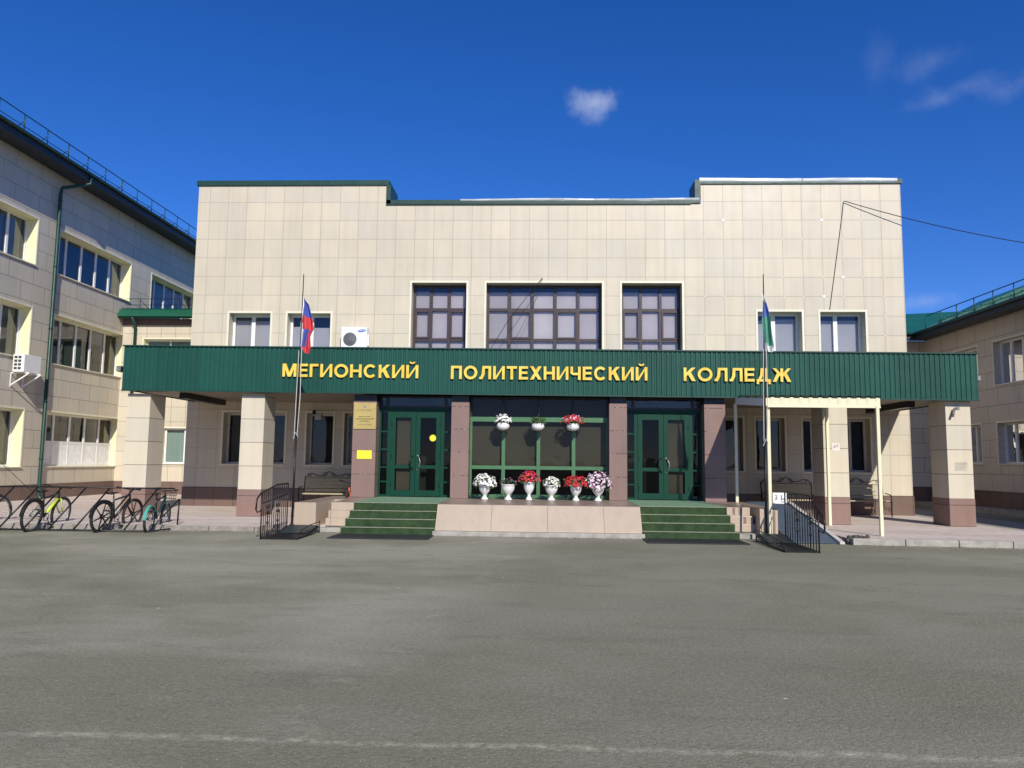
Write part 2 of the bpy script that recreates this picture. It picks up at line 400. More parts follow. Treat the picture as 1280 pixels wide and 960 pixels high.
def wall(mb, P, u0, u1, v0, v1, holes, depth):
    """front sheet with rectangular openings and their reveals; P(u, d, v) -> world, d inward"""
    us = sorted(set([u0, u1]+[q for h in holes for q in h[:2] if u0 < q < u1]))
    vs = sorted(set([v0, v1]+[q for h in holes for q in h[2:4] if v0 < q < v1]))
    for i in range(len(us)-1):
        for j in range(len(vs)-1):
            cu, cv = (us[i]+us[i+1])/2, (vs[j]+vs[j+1])/2
            if any(h[0] < cu < h[1] and h[2] < cv < h[3] for h in holes): continue
            mb.quad(P(us[i],0,vs[j]), P(us[i+1],0,vs[j]), P(us[i+1],0,vs[j+1]), P(us[i],0,vs[j+1]))
    for a, b, c, d in holes:
        mb.quad(P(a,0,c), P(a,depth,c), P(a,depth,d), P(a,0,d)); mb.quad(P(b,0,c), P(b,depth,c), P(b,depth,d), P(b,0,d))
        mb.quad(P(a,0,c), P(b,0,c), P(b,depth,c), P(a,depth,c)); mb.quad(P(a,0,d), P(b,0,d), P(b,depth,d), P(a,depth,d))
def window(parent, P, u0, u1, v0, v1, dep, cols, rows, fmat, trim=None, blind=None, gmat=None, sashes=(), sill=True, fw=.06, mw=.07, trimw=.06, blind_top=None, reveal=None):
    """cols / rows: inner division positions. The window part carries its glass, trim, sill and blind."""
    def B(mb, a, b, c, d, e, f): mb.box(P(a, c, e), P(b, d, f))
    m = MB(); e = .004
    a, b, c, d = u0+e, u1-e, v0+e, v1-e
    B(m, a, b, dep, dep+.07, c, c+fw); B(m, a, b, dep, dep+.07, d-fw, d)
    B(m, a, a+fw, dep, dep+.07, c+fw, d-fw); B(m, b-fw, b, dep, dep+.07, c+fw, d-fw)
    U = [a+fw]+sum([[q-mw/2, q+mw/2] for q in cols], [])+[b-fw]
    for q in cols: B(m, q-mw/2, q+mw/2, dep+.002, dep+.068, c+fw, d-fw)
    for r in rows:
        for k in range(0, len(U), 2): B(m, U[k], U[k+1], dep+.004, dep+.066, r-mw/2, r+mw/2)
    Vv = [c+fw]+sum([[q-mw/2, q+mw/2] for q in rows], [])+[d-fw]
    for (i, j) in sashes:          # opening sashes: a second, prouder frame
        x0, x1, z0, z1 = U[2*i]-.012, U[2*i+1]+.012, Vv[2*j]-.012, Vv[2*j+1]+.012
        s = .055
        B(m, x0, x1, dep-.02, dep+.05, z0, z0+s); B(m, x0, x1, dep-.02, dep+.05, z1-s, z1)
        B(m, x0, x0+s, dep-.02, dep+.05, z0+s, z1-s); B(m, x1-s, x1, dep-.02, dep+.05, z0+s, z1-s)
    w = m.build('window', fmat, parent)
    g = MB(); g.quad(P(a+fw*.5, dep+.035, c+fw*.5), P(b-fw*.5, dep+.035, c+fw*.5), P(b-fw*.5, dep+.035, d-fw*.5), P(a+fw*.5, dep+.035, d-fw*.5))
    g.build('pane', gmat or M_G, w)
    if trim:
        t = MB(); tw = trimw; o = -.014
        B(t, u0-tw, u1+tw, o, -.002, v1, v1+tw); B(t, u0-tw, u0, o, -.002, v0, v1); B(t, u1, u1+tw, o, -.002, v0, v1)
        t.build('window_trim', trim, w)
    if reveal:
        t = MB(); q = .008
        B(t, u0+.002, u0+q, .001, dep-.003, v0+q, v1-q); B(t, u1-q, u1-.002, .001, dep-.003, v0+q, v1-q)
        B(t, u0+.002, u1-.002, .001, dep-.003, v1-q, v1-.002)
        t.build('reveal_lining', reveal, w)
    if sill:
        t = MB(); B(t, u0-.04, u1+.04, -.05, dep-.003, v0-.025, v0-.002 if False else v0+.012)
        t.build('sill', trim or M_WHITE, w)
    if blind:
        # vertical folds / slats of a drawn blind
        bt = blind_top if blind_top else v1-.02
        for k in range(0, len(U), 2):
            t = MB(); q = random.uniform(0, .05) if len(U) > 4 else 0
            t.box(P(U[k]-.015, dep+.10, v0+.02+q), P(U[k+1]+.015, dep+.106, bt-random.uniform(0,.05)))
            t.build('blind', random.choice(blind) if isinstance(blind, list) else blind, w)
    return w
def stencil(ch, h, mat_name=None):
    """outline text as mesh data at height h per em, lying in x-z"""
    cu = bpy.data.curves.new('t', 'FONT'); cu.body = ch; cu.size = h; return cu
def text_mesh(body, size, name, mat, parent, loc, extrude=.01, bold=0, fit_w=None, align='CENTER', fit_h=None, flip=False):
    """lettering facing -y, centred on loc (x, y, z); real extruded letters"""
    cu = bpy.data.curves.new('lettering', 'FONT'); cu.body = body; cu.size = size; cu.extrude = extrude; cu.offset = bold
    cu.align_x = 'LEFT'; cu.resolution_u = 3
    to = bpy.data.objects.new('tmp', cu); COL.objects.link(to)
    dg = bpy.context.evaluated_depsgraph_get(); me = bpy.data.meshes.new_from_object(to.evaluated_get(dg))
    bpy.data.objects.remove(to)
    if len(me.vertices) == 0: return None
    xs = [v.co.x for v in me.vertices]; ys = [v.co.y for v in me.vertices]
    w = max(xs)-min(xs); h = max(ys)-min(ys)
    sx = (fit_w/w) if fit_w else 1; sy = (fit_h/h) if fit_h else (sx if fit_w else 1)
    x0 = min(xs); cxm = (max(xs)+x0)/2 if align == 'CENTER' else x0
    cym = (max(ys)+min(ys))/2 if align == 'CENTER' else 0
    org = Vector(parent['_o']) if parent is not None else Vector((0,0,0))
    for v in me.vertices:
        x, y, z = v.co
        v.co = Vector(((x-cxm)*sx+loc[0], -z+loc[1], (y-cym)*sy+loc[2]))-org
    me.materials.append(mat); me.update()
    o = bpy.data.objects.new(name, me); COL.objects.link(o)
    if parent is not None: o.parent = parent; o['_o'] = list(org)
    return o

# ------------------------------------------------------------------ ground
g = MB(); n = 6
g.quad((-900,-900,0), (900,-900,0), (900,900,0), (-900,900,0)); struct(g.build('ground', M_ASPH))
# raised pavement round the building (pavers) with kerb stones
pv = MB(); pv.prism([(-6.18,-6.62),(4.9,-6.62),(4.9,7),(-6.18,7)], 2, .004, .12)
pv.prism([(4.902,-6.2),(17.2,-6.2),(17.2,0),(4.902,0)], 2, .004, .12)
pv.prism([(17.202,-7.42),(22.3,-7.72),(21.95,-2.0),(22.3,8.0),(17.202,8)], 2, .004, .12)
struct(pv.build('pavement', M_PAV))
kb = MB(); kl = MB()
x = -6.18
while x < 4.85:
    kl.box((x+.004,-6.70,.002), (min(x+.99, 4.9),-6.624,.118)); x += 1.0
x = 17.2
while x < 23.4:
    y0 = -7.42-(x-17.2)*.059; y1 = -7.42-(x+1-17.2)*.059
    kb.prism([(x+.004,y0-.13),(x+.99,y1-.13),(x+.99,y1-.003),(x+.004,y0-.003)], 2, .002, .135); x += 1.0
struct(kb.build('kerb', M_CONC, bevel=.012))
struct(kl.build('kerb', plain('dusty_kerb', (.27,.245,.215), .9, 0, .25, 4, .01), bevel=.012))
# concrete apron under the terrace
cs = MB(); cs.box((8.72,-6.95,.002), (13.18,-6.0,.10)); cs.box((5.5,-6.5,.002), (6.86,-6.2,.095)); cs.box((15.1,-6.62,.002), (16.2,-6.2,.10))
struct(cs.build('concrete_strip', M_CONC, bevel=.01))
# broken patch of earth beside the blue ramp
# pale path beyond the right pavement
pp = MB(); pp.prism([(22.32,-7.7),(24.3,-7.9),(24.3,8.4),(22.32,8.2)], 2, .004, .05); struct(pp.build('path', plain('pale_concrete_path', (.30,.285,.25), .85, 0, .2, 3, .005)))
ap = MB(); ap.box((26.1,-30,.002), (26.88,8.7,.16)); struct(ap.build('apron', M_CONC))

# ------------------------------------------------------------------ main building
BLD = root('college_building', (11, 7, 0), 'pale beige tiled two storey college building with green entrance canopy and square pillars', 'building')
PM = lambda u, d, v: (u, d, v)
up = [(1.19,2.5,4.55,6.12), (3.04,4.4,4.55,6.12), (6.93,8.64,4.3,7.1), (9.26,12.84,4.3,7.1), (13.45,15.29,4.3,7.1), (17.57,18.9,4.6,6.22), (19.45,20.8,4.6,6.22)]
gw = [(1.17,2.02,1.4,3.0), (2.25,3.1,1.4,3.0), (3.78,4.6,1.4,3.0), (4.95,5.78,1.4,3.0), (16.2,17.05,1.36,2.97), (17.45,18.3,1.36,2.97), (18.84,19.68,1.36,2.97), (19.98,20.82,1.36,2.97)]
DEP = .32
m = MB(); holes = up+gw
wall(m, PM, 0, 22, .695, 9.62, holes, .45)
m.quad((0,0,9.62), (6.08,0,9.62), (6.08,0,10.24), (0,0,10.24)); m.quad((15.9,0,9.62), (22,0,9.62), (22,0,10.24), (15.9,0,10.24))
m.quad((0,0,.12), (0,0,10.24), (0,14,10.24), (0,14,.12)); m.quad((22,0,.12), (22,0,10.24), (22,14,10.24), (22,14,.12))
m.quad((0,14,.12), (22,14,.12), (22,14,10.24), (0,14,10.24))
m.build('wall', M_MAIN, BLD)
m = MB(); m.box((-.02,-.022,.10), (22.02,-.002,.692)); m.box((-.022,-.02,.10), (-.002,14,.692)); m.box((22.002,-.02,.10), (22.022,14,.692)); m.build('plinth', M_BRN, BLD)
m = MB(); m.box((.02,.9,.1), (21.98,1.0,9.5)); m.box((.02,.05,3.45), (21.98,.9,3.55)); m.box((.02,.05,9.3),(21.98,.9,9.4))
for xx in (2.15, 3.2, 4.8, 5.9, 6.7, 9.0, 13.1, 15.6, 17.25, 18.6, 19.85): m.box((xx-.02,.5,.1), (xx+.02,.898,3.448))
m.build('dark_room_backing', M_INT, BLD)  # added dark backing close behind the windows, stands for unlit rooms
m = MB(); m.box((0.02,1.42,9.5), (6.06,13.9,9.55)); m.box((6.1,.02,9.5), (15.88,13.9,9.56)); m.box((15.92,1.0,9.5), (21.98,13.9,9.55)); m.build('roof', M_GREYM, BLD)
# parapet capping: green on the left, bent tin on the right
m = MB(); m.box((-.06,-.05,10.242), (6.13,1.4,10.40)); m.box((6.082,.02,9.64), (6.13,1.4,10.24)); m.box((6.08,-.05,9.60), (15.9,.9,9.62) if False else (15.6,.5,9.622))
m.box((6.06,-.045,9.63), (15.88,.45,9.752)); m.box((6.05,-.045,9.60),(6.19,-.002,10.24)); m.box((15.72,-.04,9.76), (15.898,.85,10.38))
m.build('parapet_capping', M_GREEND, BLD)
def tin(x0, x1, z0, z1, drop):
    m = MB(); k = int((x1-x0)/.45); prof = [( .34, .0), (-.02, .01), (-.06, -.05), (-.055, -.5), (-.035, -1.0)]
    rows = []
    for i in range(k+1):
        x = x0+(x1-x0)*i/k; w = random.uniform(-.004, .004)+.012*math.sin(x*1.3); rw = []
        for (yy, zz) in prof: rw.append((x, yy+random.uniform(-.005,.005), z1+w+zz*(z1-z0+drop*random.uniform(.2, 1)) if zz > -.9 else z0-drop*random.random()))
        rows.append(rw)
    for i in range(k):
        for j in range(len(prof)-1): m.quad(rows[i][j], rows[i+1][j], rows[i+1][j+1], rows[i][j+1])
    return m
t = tin(8.4, 15.85, 9.70, 9.785, .02); t2 = tin(15.86, 19.0, 10.275, 10.425, .02); t3 = tin(19.02, 21.9, 10.285, 10.41, .03)
for q in (t, t2, t3):
    q.smooth = [True]*len(q.f); o = q.build('tin_capping', M_TIN, BLD); o['label'] = 'bent shiny tin capping'
m = MB(); m.box((15.9,-.045,10.243), (22.05,1.0,10.39)); m.build('parapet_capping', M_GREEND, BLD)
# bright chipped tile clips on the right block
m = MB(); random.seed(3)
for i in range(26, 37):
    for j in range(1, 15):
        x = .38+.6*i; z = .69+.6*j
        if z < 4.5 or x > 21.9: continue
        if any(a-.1 < x < b+.1 and c-.1 < z < d+.1 for a, b, c, d in up): continue
        if random.random() < .62:
            s = random.choice((.010,.014,.018)) if random.random() < .93 else .04
            m = MB(); m.box((x-s,-.008,z-s*.8), (x+s*random.uniform(.6,1.4),-.002,z+s)); m.build('tile_clip', M_WHITE, BLD)
# windows
for k, (a, b, c, d) in enumerate(up):
    if k in (2, 3, 4):
        nc = 5 if k == 3 else 3
        w_ = (b-a); cols = [a+w_*(i+1)/nc for i in range(nc-1)]
        sash = [(0,1),(2,1)] if nc == 3 else [(1,1),(3,1)]
        window(BLD, PM, a, b, c, d, DEP+.02, cols, [5.36, 6.32], M_BRFR, M_TRIM, M_BL3, M_G_UP, sash, fw=.075, mw=.09, blind_top=d-.18)
    else:
        mid = a+(b-a)*(.5 if k < 2 else .42)
        window(BLD, PM, a, b, c, d, DEP, [mid], [], M_WHITE, M_TRIM, M_BLINDG, M_G_UP, fw=.07, mw=.12, blind_top=d-(.35 if k == 1 else .16))
for (a, b, c, d) in gw:
    window(BLD, PM, a, b, c, d, .30, [a+.36] if a > 16 else [], [], plain('dim_white_frame', (.55,.53,.48), .4), M_TRIM, None, M_G, fw=.07)
# pillars
for (x, mirrored) in ((.3,0), (3.3,0), (18.0,0), (21.0,0)):
    m = MB(); m.box((x,-3.93,.80), (x+.6,-3.13,3.22)); o = m.build('pillar', M_PIL, BLD)
    m = MB(); m.box((x-.008,-3.938,.10), (x+.608,-3.122,.795)); m.build('pillar_base', M_BRP, o)
    m = MB(); m.box((x-.012,-3.942,.118), (x+.612,-3.94,.128)); m.build('base_joint', M_BLKF, o)
for (a, b) in ((6.2,6.8), (8.72,9.17), (12.71,13.15), (15.08,15.6)):
    m = MB(); m.box((a,-3.93,.642), (b,-3.40,3.06)); o = m.build('pillar', M_BRP, BLD); o['label'] = 'brown tiled pillar'
    m = MB(); m.box((a+.01,-3.90,3.062), (b-.01,-3.40,3.24)); m.build('pillar_head_shade', M_BLKF, o)  # black cap stands for the canopy overhang's shade on the pillar top
    m = MB()
    for j in range(1, 5):
        z = .64+.58*j
        if z > 3.05: continue
        for i in range(int((b-a)/.05)):
            if random.random() < .45: m.box((a+.03+i*.05,-3.934,z-.006), (a+.045+i*.05,-3.9305,z+.006))
    if m.v: m.build('joint_chips', M_TRIM, o)
# canopy: profiled green sheet all round, beige soffit, flat roof
def zt(x): return 4.385-.0042*(x-11)
def zb(x): return 3.26-.0042*(x-11)
F0, F1, FY = .22, 21.73, -4.10
m = MB(); pts = []
x = F0
while x < F1-.12:
    pts += [(x, FY), (x+.058, FY), (x+.072, FY+.020), (x+.108, FY+.020)]; x += .122
pts.append((F1, FY))
for (x0, y0), (x1, y1) in zip(pts[:-1], pts[1:]):
    m.quad((x0,y0,zb(x0)), (x1,y1,zb(x1)), (x1,y1,zt(x1)), (x0,y0,zt(x0)))
for X, s in ((F0, 1), (F1, -1)):
    y = FY; q = []
    while y < -.13:
        q += [(X, y), (X, y+.055), (X+s*.018, y+.07), (X+s*.018, y+.105)]; y += .122
    q.append((X, 0))
    for (x0, y0), (x1, y1) in zip(q[:-1], q[1:]): m.quad((x0,y0,zb(X)), (x1,y1,zb(X)), (x1,y1,zt(X)), (x0,y0,zt(X)))
cano = m.build('canopy', M_GREEN, BLD); cano['label'] = 'green profiled canopy fascia'
m = MB()
m.prism([(F0-.03,zt(F0)+.004),(F1+.03,zt(F1)+.004),(F1+.03,zt(F1)+.035),(F0-.03,zt(F0)+.035)], 1, FY-.03, FY+.12)
m.prism([(F0-.015,zb(F0)-.03),(F1+.015,zb(F1)-.03),(F1+.015,zb(F1)+.004),(F0-.015,zb(F0)+.004)], 1, FY-.016, FY+.05)
for X in (F0-.03, F1-.03): m.box((X,FY+.122,zt(X)+.004), (X+.06,-.002,zt(X)+.035))
m.build('canopy_edge_trim', M_GREEND, cano)
m = MB(); m.prism([(F0+.03,4.2),(F1-.03,4.16),(F1-.03,4.22),(F0+.03,4.26)], 1, FY+.05, -.002); m.build('canopy_roof', M_GREENR, cano)
m = MB(); m.prism([(F0+.03,zb(F0)+.03),(F1-.03,zb(F1)+.03),(F1-.03,zb(F1)+.05),(F0+.03,zb(F0)+.05)], 1, FY+.05, -.002); m.build('soffit', M_SOF, cano)
for x in (1.25, 20.45):
    m = MB(); m.box((x,-3.1,zb(x)-.13), (x+.22,-.6,zb(x)+.028)); m.build('soffit_beam', M_BLKF, cano)
# glazed vestibule between the brown pillars
GY = -3.55
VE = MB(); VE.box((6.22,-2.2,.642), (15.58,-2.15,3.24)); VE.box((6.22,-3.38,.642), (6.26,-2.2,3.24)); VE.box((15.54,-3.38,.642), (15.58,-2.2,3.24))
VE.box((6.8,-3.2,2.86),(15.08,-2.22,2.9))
VE.build('vestibule_dark_box', M_DARK, BLD)  # near-black box, its colour stands for the darkness inside the vestibule
PG = lambda u, d, v: (u, GY+d, v)
def bx(m, a, b, c, d, e, f): m.box((a, GY+c, e), (b, GY+d, f)); return m
def entrance(a, b, flip, handle_side):
    """double door with side lights; a..b is the opening between pillars"""
    m = MB(); z0, z1, zt_ = .645, 2.84, 3.22
    sl = .22                                   # width of each side light
    for (p, q) in ((a, a+.05), (b-.05, b), (a+sl, a+sl+.09), (b-sl-.09, b-sl)): bx(m, p, q, 0, .08, z0, z1-.001)
    bx(m, a, b, -.01, .09, z1, z1+.10)
    for p in (a+.052, b-sl+.002):
        for z in (1.03, 1.40, 1.86, 2.32): bx(m, p, p+sl-.056, .01, .07, z-.02, z+.02)
        bx(m, p, p+sl-.056, .01, .07, z0, z0+.06)
    d = m.build('entrance_door', M_DOOR, BLD)
    la, lb = a+sl+.095, b-sl-.095; mid = (la+lb)/2
    for (p, q, nm) in ((la, mid-.004, 0), (mid+.004, lb, 1)):
        m = MB(); fw = .115
        for (r, s_) in ((p, p+fw), (q-fw, q)): bx(m, r, s_, -.015, .055, z0+.02, z1-.01)
        for (r, s_) in ((z0+.02, z0+.17), (1.37, 1.46), (z1-.16, z1-.01)): bx(m, p+fw, q-fw, -.013, .053, r, s_)
        m.build('door_leaf', M_DOOR, d)
        g = MB(); g.quad(PG(p+fw-.01,.02,z0+.16), PG(q-fw+.01,.02,z0+.16), PG(q-fw+.01,.02,z1-.15), PG(p+fw-.01,.02,z1-.15)); g.build('door_glass', M_GD, d)
        h = MB(); hx = (q-.055) if nm == 0 else (p+.055)
        h.tube([(hx,GY-.015,1.35),(hx+(.05 if nm else -.05),GY-.08,1.42),(hx+(.08 if nm else -.08),GY-.09,1.53),(hx+(.05 if nm else -.05),GY-.08,1.64),(hx,GY-.015,1.70)], .013, 8)
        if (nm == 1) == (handle_side > 0) or True:
            h.ico((hx,GY-.02,1.35), (.03,.015,.03), 1); h.ico((hx,GY-.02,1.70), (.03,.015,.03), 1)
        h.build('handle', M_GREYM if nm else M_IRON, d)
        if flip == nm:
            k = MB(); bx(k, p+fw+.02, q-fw-.02, .10, .105, z0+.17, z1-.17); k.build('door_curtain', M_FILM, d)
        for z in (.95, 1.7, 2.5):
            hg = MB()
            hx2 = p+.01 if nm == 0 else q-.03
            bx(hg, hx2, hx2+.02, -.03, -.014, z-.05, z+.05); hg.build('hinge', M_IRON, d)
    for (p, q) in ((a+.05, a+sl), (b-sl, b-.05)):
        g = MB(); bx(g, p, q, .03, .035, z0+.05, z1); g.build('side_glass', M_GD, d)
    # transom light in black frame
    m = MB(); bx(m, a, b, 0, .09, z1+.102, z1+.15); bx(m, a, b, .0, .09, 3.20, 3.24)
    for (p, q) in ((a, a+.03), (b-.03, b), (a+sl-.06, a+sl+.02), (b-sl-.02, b-sl+.06)): bx(m, p, q, .002, .088, z1+.151, 3.199)
    tr = m.build('transom', M_BLKF, d)
    g = MB(); bx(g, a+.03, b-.03, .03, .036, z1+.14, 3.21); g.build('transom_glass', glass('grey_transom_glass', (.6,.6,.6), .4), tr)
    k = MB(); bx(k, a+.25, b-.25, .12, .125, z1+.12, 3.2); k.build('transom_blind', plain('grey_panel', (.16,.16,.16), .7), tr)
    return d
dl = entrance(6.802, 8.718, 0, 1); dr = entrance(13.152, 15.078, 1, -1)
# yellow round sticker on the right leaf of the left door
m = MB(); m.prism([(8.20+.085*math.cos(k*math.pi/10), 2.16+.085*math.sin(k*math.pi/10)) for k in range(20)], 1, GY+.010, GY+.0165); m.build('round_sticker', M_YPL, dl)
# centre glazing
m = MB(); a, b = 9.172, 12.708
bx(m, a, b, 0, .07, .645, .74); bx(m, a, b, 0, .07, 1.38, 1.47); bx(m, a, b, 0, .07, 2.60, 2.72)
for p in (a, b-.05): bx(m, p, p+.05, .002, .068, .74, 1.379)
for p in (a, b-.05): bx(m, p, p+.05, .002, .068, 1.471, 2.599)
for x in (10.03, 10.93, 11.83):
    bx(m, x-.045, x+.045, .002, .068, .741, 1.379); bx(m, x-.045, x+.045, .002, .068, 1.471, 2.599)
cw = m.build('glazed_front', M_LGRN, BLD); cw['label'] = 'light green glazed screen between the doors'
m = MB(); bx(m, a, b, .0, .07, 3.19, 3.24)
for x in (a+.02, 10.03, 10.93, 11.83, b-.02): bx(m, x-.02, x+.02, .0, .07, 2.722, 3.19)
m.build('upper_frame', M_BLKF, cw)
g = MB(); g.quad(PG(a+.03,.03,.72), PG(b-.03,.03,.72), PG(b-.03,.03,3.2), PG(a+.03,.03,3.2)); g.build('pane', M_GD, cw)
k = MB(); bx(k, a, b, .16, .165, 1.44, 3.22); k.build('inner_screen', M_FILM, cw)
# wall mounted things under the canopy stay parts of nothing: they are lifted off the wall -> own objects
def plate(name, a, b, mat, label, cat, group=None, bev=.004):
    r = root(name, ((a[0]+b[0])/2, b[1], a[2]), label, cat, group); m = MB(); m.box(a, b); m.build('plate', mat, r, bev); return r
r = plate('brass_plaque', (6.22,-3.955,2.36), (6.79,-3.932,3.03), M_GOLD, 'large brass plaque with engraved dark lettering at the top of a brown pillar', 'plaque')
m = MB(); m.prism([(6.505+.035*math.cos(q*math.pi/8), 2.93+.035*math.sin(q*math.pi/8)) for q in range(16)], 1, -3.959, -3.9555); m.build('emblem', M_TXTG, r)
for i, (s_, w_, h_) in enumerate((('ДЕПАРТАМЕНТ ОБРАЗОВАНИЯ',.40,.016), ('МЕГИОНСКИЙ',.30,.03), ('ПОЛИТЕХНИЧЕСКИЙ',.48,.034), ('КОЛЛЕДЖ',.24,.03), ('бюджетное учреждение',.34,.014))):
    text_mesh(s_, .1, 'lettering', M_TXT, r, (6.505,-3.957,(2.84,2.68,2.62,2.56,2.47)[i]), .001, .002, w_, fit_h=h_)
plate('yellow_plate', (6.33,-3.945,1.60), (6.71,-3.932,1.82), M_YPL, 'plain bright yellow plate below the brass plaque', 'sign')
r = plate('paper_notice', (18.2,-3.937,1.93), (18.39,-3.932,2.13), plain('pinkish_paper', (.72,.60,.55), .7), 'small pinkish paper notice on the pillar beside the beige ramp awning', 'notice')
m = MB(); m.box((18.24,-3.9385,2.0), (18.30,-3.9375,2.07)); m.box((18.315,-3.9385,2.02), (18.35,-3.9375,2.09)); m.build('printed_mark', plain('grey_print', (.42,.36,.34), .7), r)
r = plate('address_plate', (21.17,-3.937,1.48), (21.47,-3.932,1.70), plain('grey_beige_plate', (.52,.48,.38), .5), 'faint grey engraved plate on the rightmost outer pillar', 'plaque')
for i, w_ in enumerate((.26, .22, .24, .16)): 
    text_mesh(('ПОЛИТЕХНИЧЕСКИЙ','КОЛЛЕДЖ','МЕГИОНСКИЙ','колледж')[i], .1, 'lettering', M_TXTG, r, (21.32,-3.9385,1.665-.048*i), .0008, .001, w_, fit_h=.026)

# sign letters on the fascia
SG = root('sign_lettering', (11,FY,3.6), 'big yellow Cyrillic letters reading МЕГИОНСКИЙ ПОЛИТЕХНИЧЕСКИЙ КОЛЛЕДЖ on the green fascia', 'sign')
GLW = dict(М=.98, Е=.66, Г=.60, И=.84, О=.98, Н=.80, С=.92, К=.80, Й=.84, П=.80, Л=.86, Т=.74, Х=.84, Ч=.74, Д=.92, Ж=1.22)
def glyph(ch, x, z, w, h, t, wt):
    """letter cut from thick sheet: straight strokes are prisms, each set a hair in front of the last; t = stroke"""
    m = MB(); yb = FY-.004; k = [0]
    def poly(p):
        k[0] += 1; m.prism([(x+a, z+b) for a, b in p], 1, yb-.045-.0006*k[0], yb-.012)
    def bar(a, b, c, d): poly([(a,c),(b,c),(b,d),(a,d)])
    def diag(x0, z0, x1, z1, v=None):       # slanted stroke with level ends
        v = v or t*1.22; poly([(x0,z0),(x0+v,z0),(x1+v,z1),(x1,z1)])
    def arc(cx, cz, rx, rz, a0, a1, n=26, th=None):
        for i in range(n):
            p, q = R(a0+(a1-a0)*i/n), R(a0+(a1-a0)*(i+1)/n); th_ = th or t
            pts = [(cx+rx*math.cos(p), cz+rz*math.sin(p)), (cx+rx*math.cos(q), cz+rz*math.sin(q)), (cx+(rx-th_)*math.cos(q), cz+(rz-th_)*math.sin(q)), (cx+(rx-th_)*math.cos(p), cz+(rz-th_)*math.sin(p))]
            m.prism([(x+a, z+b) for a, b in pts], 1, yb-.045, yb-.012)
    H, W = h, w
    if ch in 'МЕГИНКЙП': bar(0, t, 0, H)
    if ch in 'МИНЙП': bar(W-t, W, 0, H)
    if ch == 'М': diag(W/2-t*.6, 0, t*.15, H, t*1.2); diag(W/2-t*.6, 0, W-t*1.35, H, t*1.2)
    if ch == 'Е': bar(t, W, 0, t*.95); bar(t, W*.94, H/2-t*.4, H/2+t*.5); bar(t, W, H-t*.95, H)
    if ch in 'ГП': bar(t, W if ch == 'Г' else W-t, H-t*.95, H)
    if ch in 'ИЙ': poly([(t*.8,0),(t*.8,H*.16),(W-t*.8,H),(W-t*.8,H*.84)]); poly([(t*.8,H*.0),(t*1.15,0),(W-t*.8,H*.80),(W-t*.8,H*.86),(t*.8,H*.1)])
    if ch == 'Й': arc(W/2, H+t*1.55, W*.27, t*1.15, 200, 340, 10, t*.6)
    if ch == 'Н': bar(t, W-t, H/2-t*.45, H/2+t*.5)
    if ch == 'О': arc(W/2, H/2, W/2, H/2+.006, 0, 360, 40)
    if ch == 'С': arc(W/2+.004, H/2, W/2, H/2+.006, 42, 318, 34)
    if ch == 'К': poly([(t,H*.36),(t,H*.62),(W-t*1.45,H),(W-.0,H)]); poly([(t*1.5,H*.52),(t*2.5,H*.72),(W,0),(W-t*1.45,0)])
    if ch == 'Л': bar(W-t, W, 0, H); bar(W*.26, W-t, H-t*.95, H); poly([(W*.26,H),(W*.26+t,H),(W*.26+t*.85,H*.35),(t*1.15,0),(0,0),(0,t*.85),(t*.5,t*.95),(W*.20,H*.42)])
    if ch == 'Т': bar(0, W, H-t*.95, H); bar(W/2-t/2, W/2+t/2, 0, H-t*.95)
    if ch == 'Х': diag(0, 0, W-t*1.3, H, t*1.3); diag(W-t*1.3, 0, 0, H, t*1.3)
    if ch == 'Ч': bar(W-t, W, 0, H); bar(0, t, H*.52, H); poly([(0,H*.52),(t*.3,H*.42),(t*1.2,H*.36),(W-t,H*.36),(W-t,H*.36+t*.9),(t*1.5,H*.36+t*.9),(t,H*.52)])
    if ch == 'Д': bar(W*.78-t, W*.78, t*.9, H); bar(W*.30, W*.78-t, H-t*.95, H); bar(0, W, 0, t*.9); bar(0, t*.85, -t*.95, 0); bar(W-t*.85, W, -t*.95, 0); poly([(W*.30,H),(W*.30+t,H),(W*.30+t*.8,H*.45),(W*.13+t*.95,t*.9),(W*.13-t*.1,t*.9),(W*.24,H*.45)])
    if ch == 'Ж':
        bar(W/2-t/2, W/2+t/2, 0, H)
        for s_ in (-1, 1):
            f = lambda a: W/2+s_*a
            poly([(f(t*.5),H*.38),(f(t*.5),H*.64),(f(W/2-t*1.25),H),(f(W/2),H)]); poly([(f(t*.9),H*.46),(f(t*1.7),H*.68),(f(W/2),0),(f(W/2-t*1.35),0)])
    o = m.build('letter', M_LET, SG); return o
def word(txt, x0, x1, zl, zr, cap):
    t = .066; ws = [GLW[c]*cap for c in txt]; gap = .052
    k = ((x1-x0)-gap*(len(txt)-1))/sum(ws); x = x0
    for c, w in zip(txt, ws):
        z = zl+(zr-zl)*(x-x0)/(x1-x0); glyph(c, x, z, w*k, cap, t, 0); x += w*k+gap
word('МЕГИОНСКИЙ', 4.40, 7.88, 3.665, 3.645, .335)
word('ПОЛИТЕХНИЧЕСКИЙ', 8.71, 13.64, 3.635, 3.63, .335)
word('КОЛЛЕДЖ', 14.54, 17.18, 3.625, 3.62, .335)

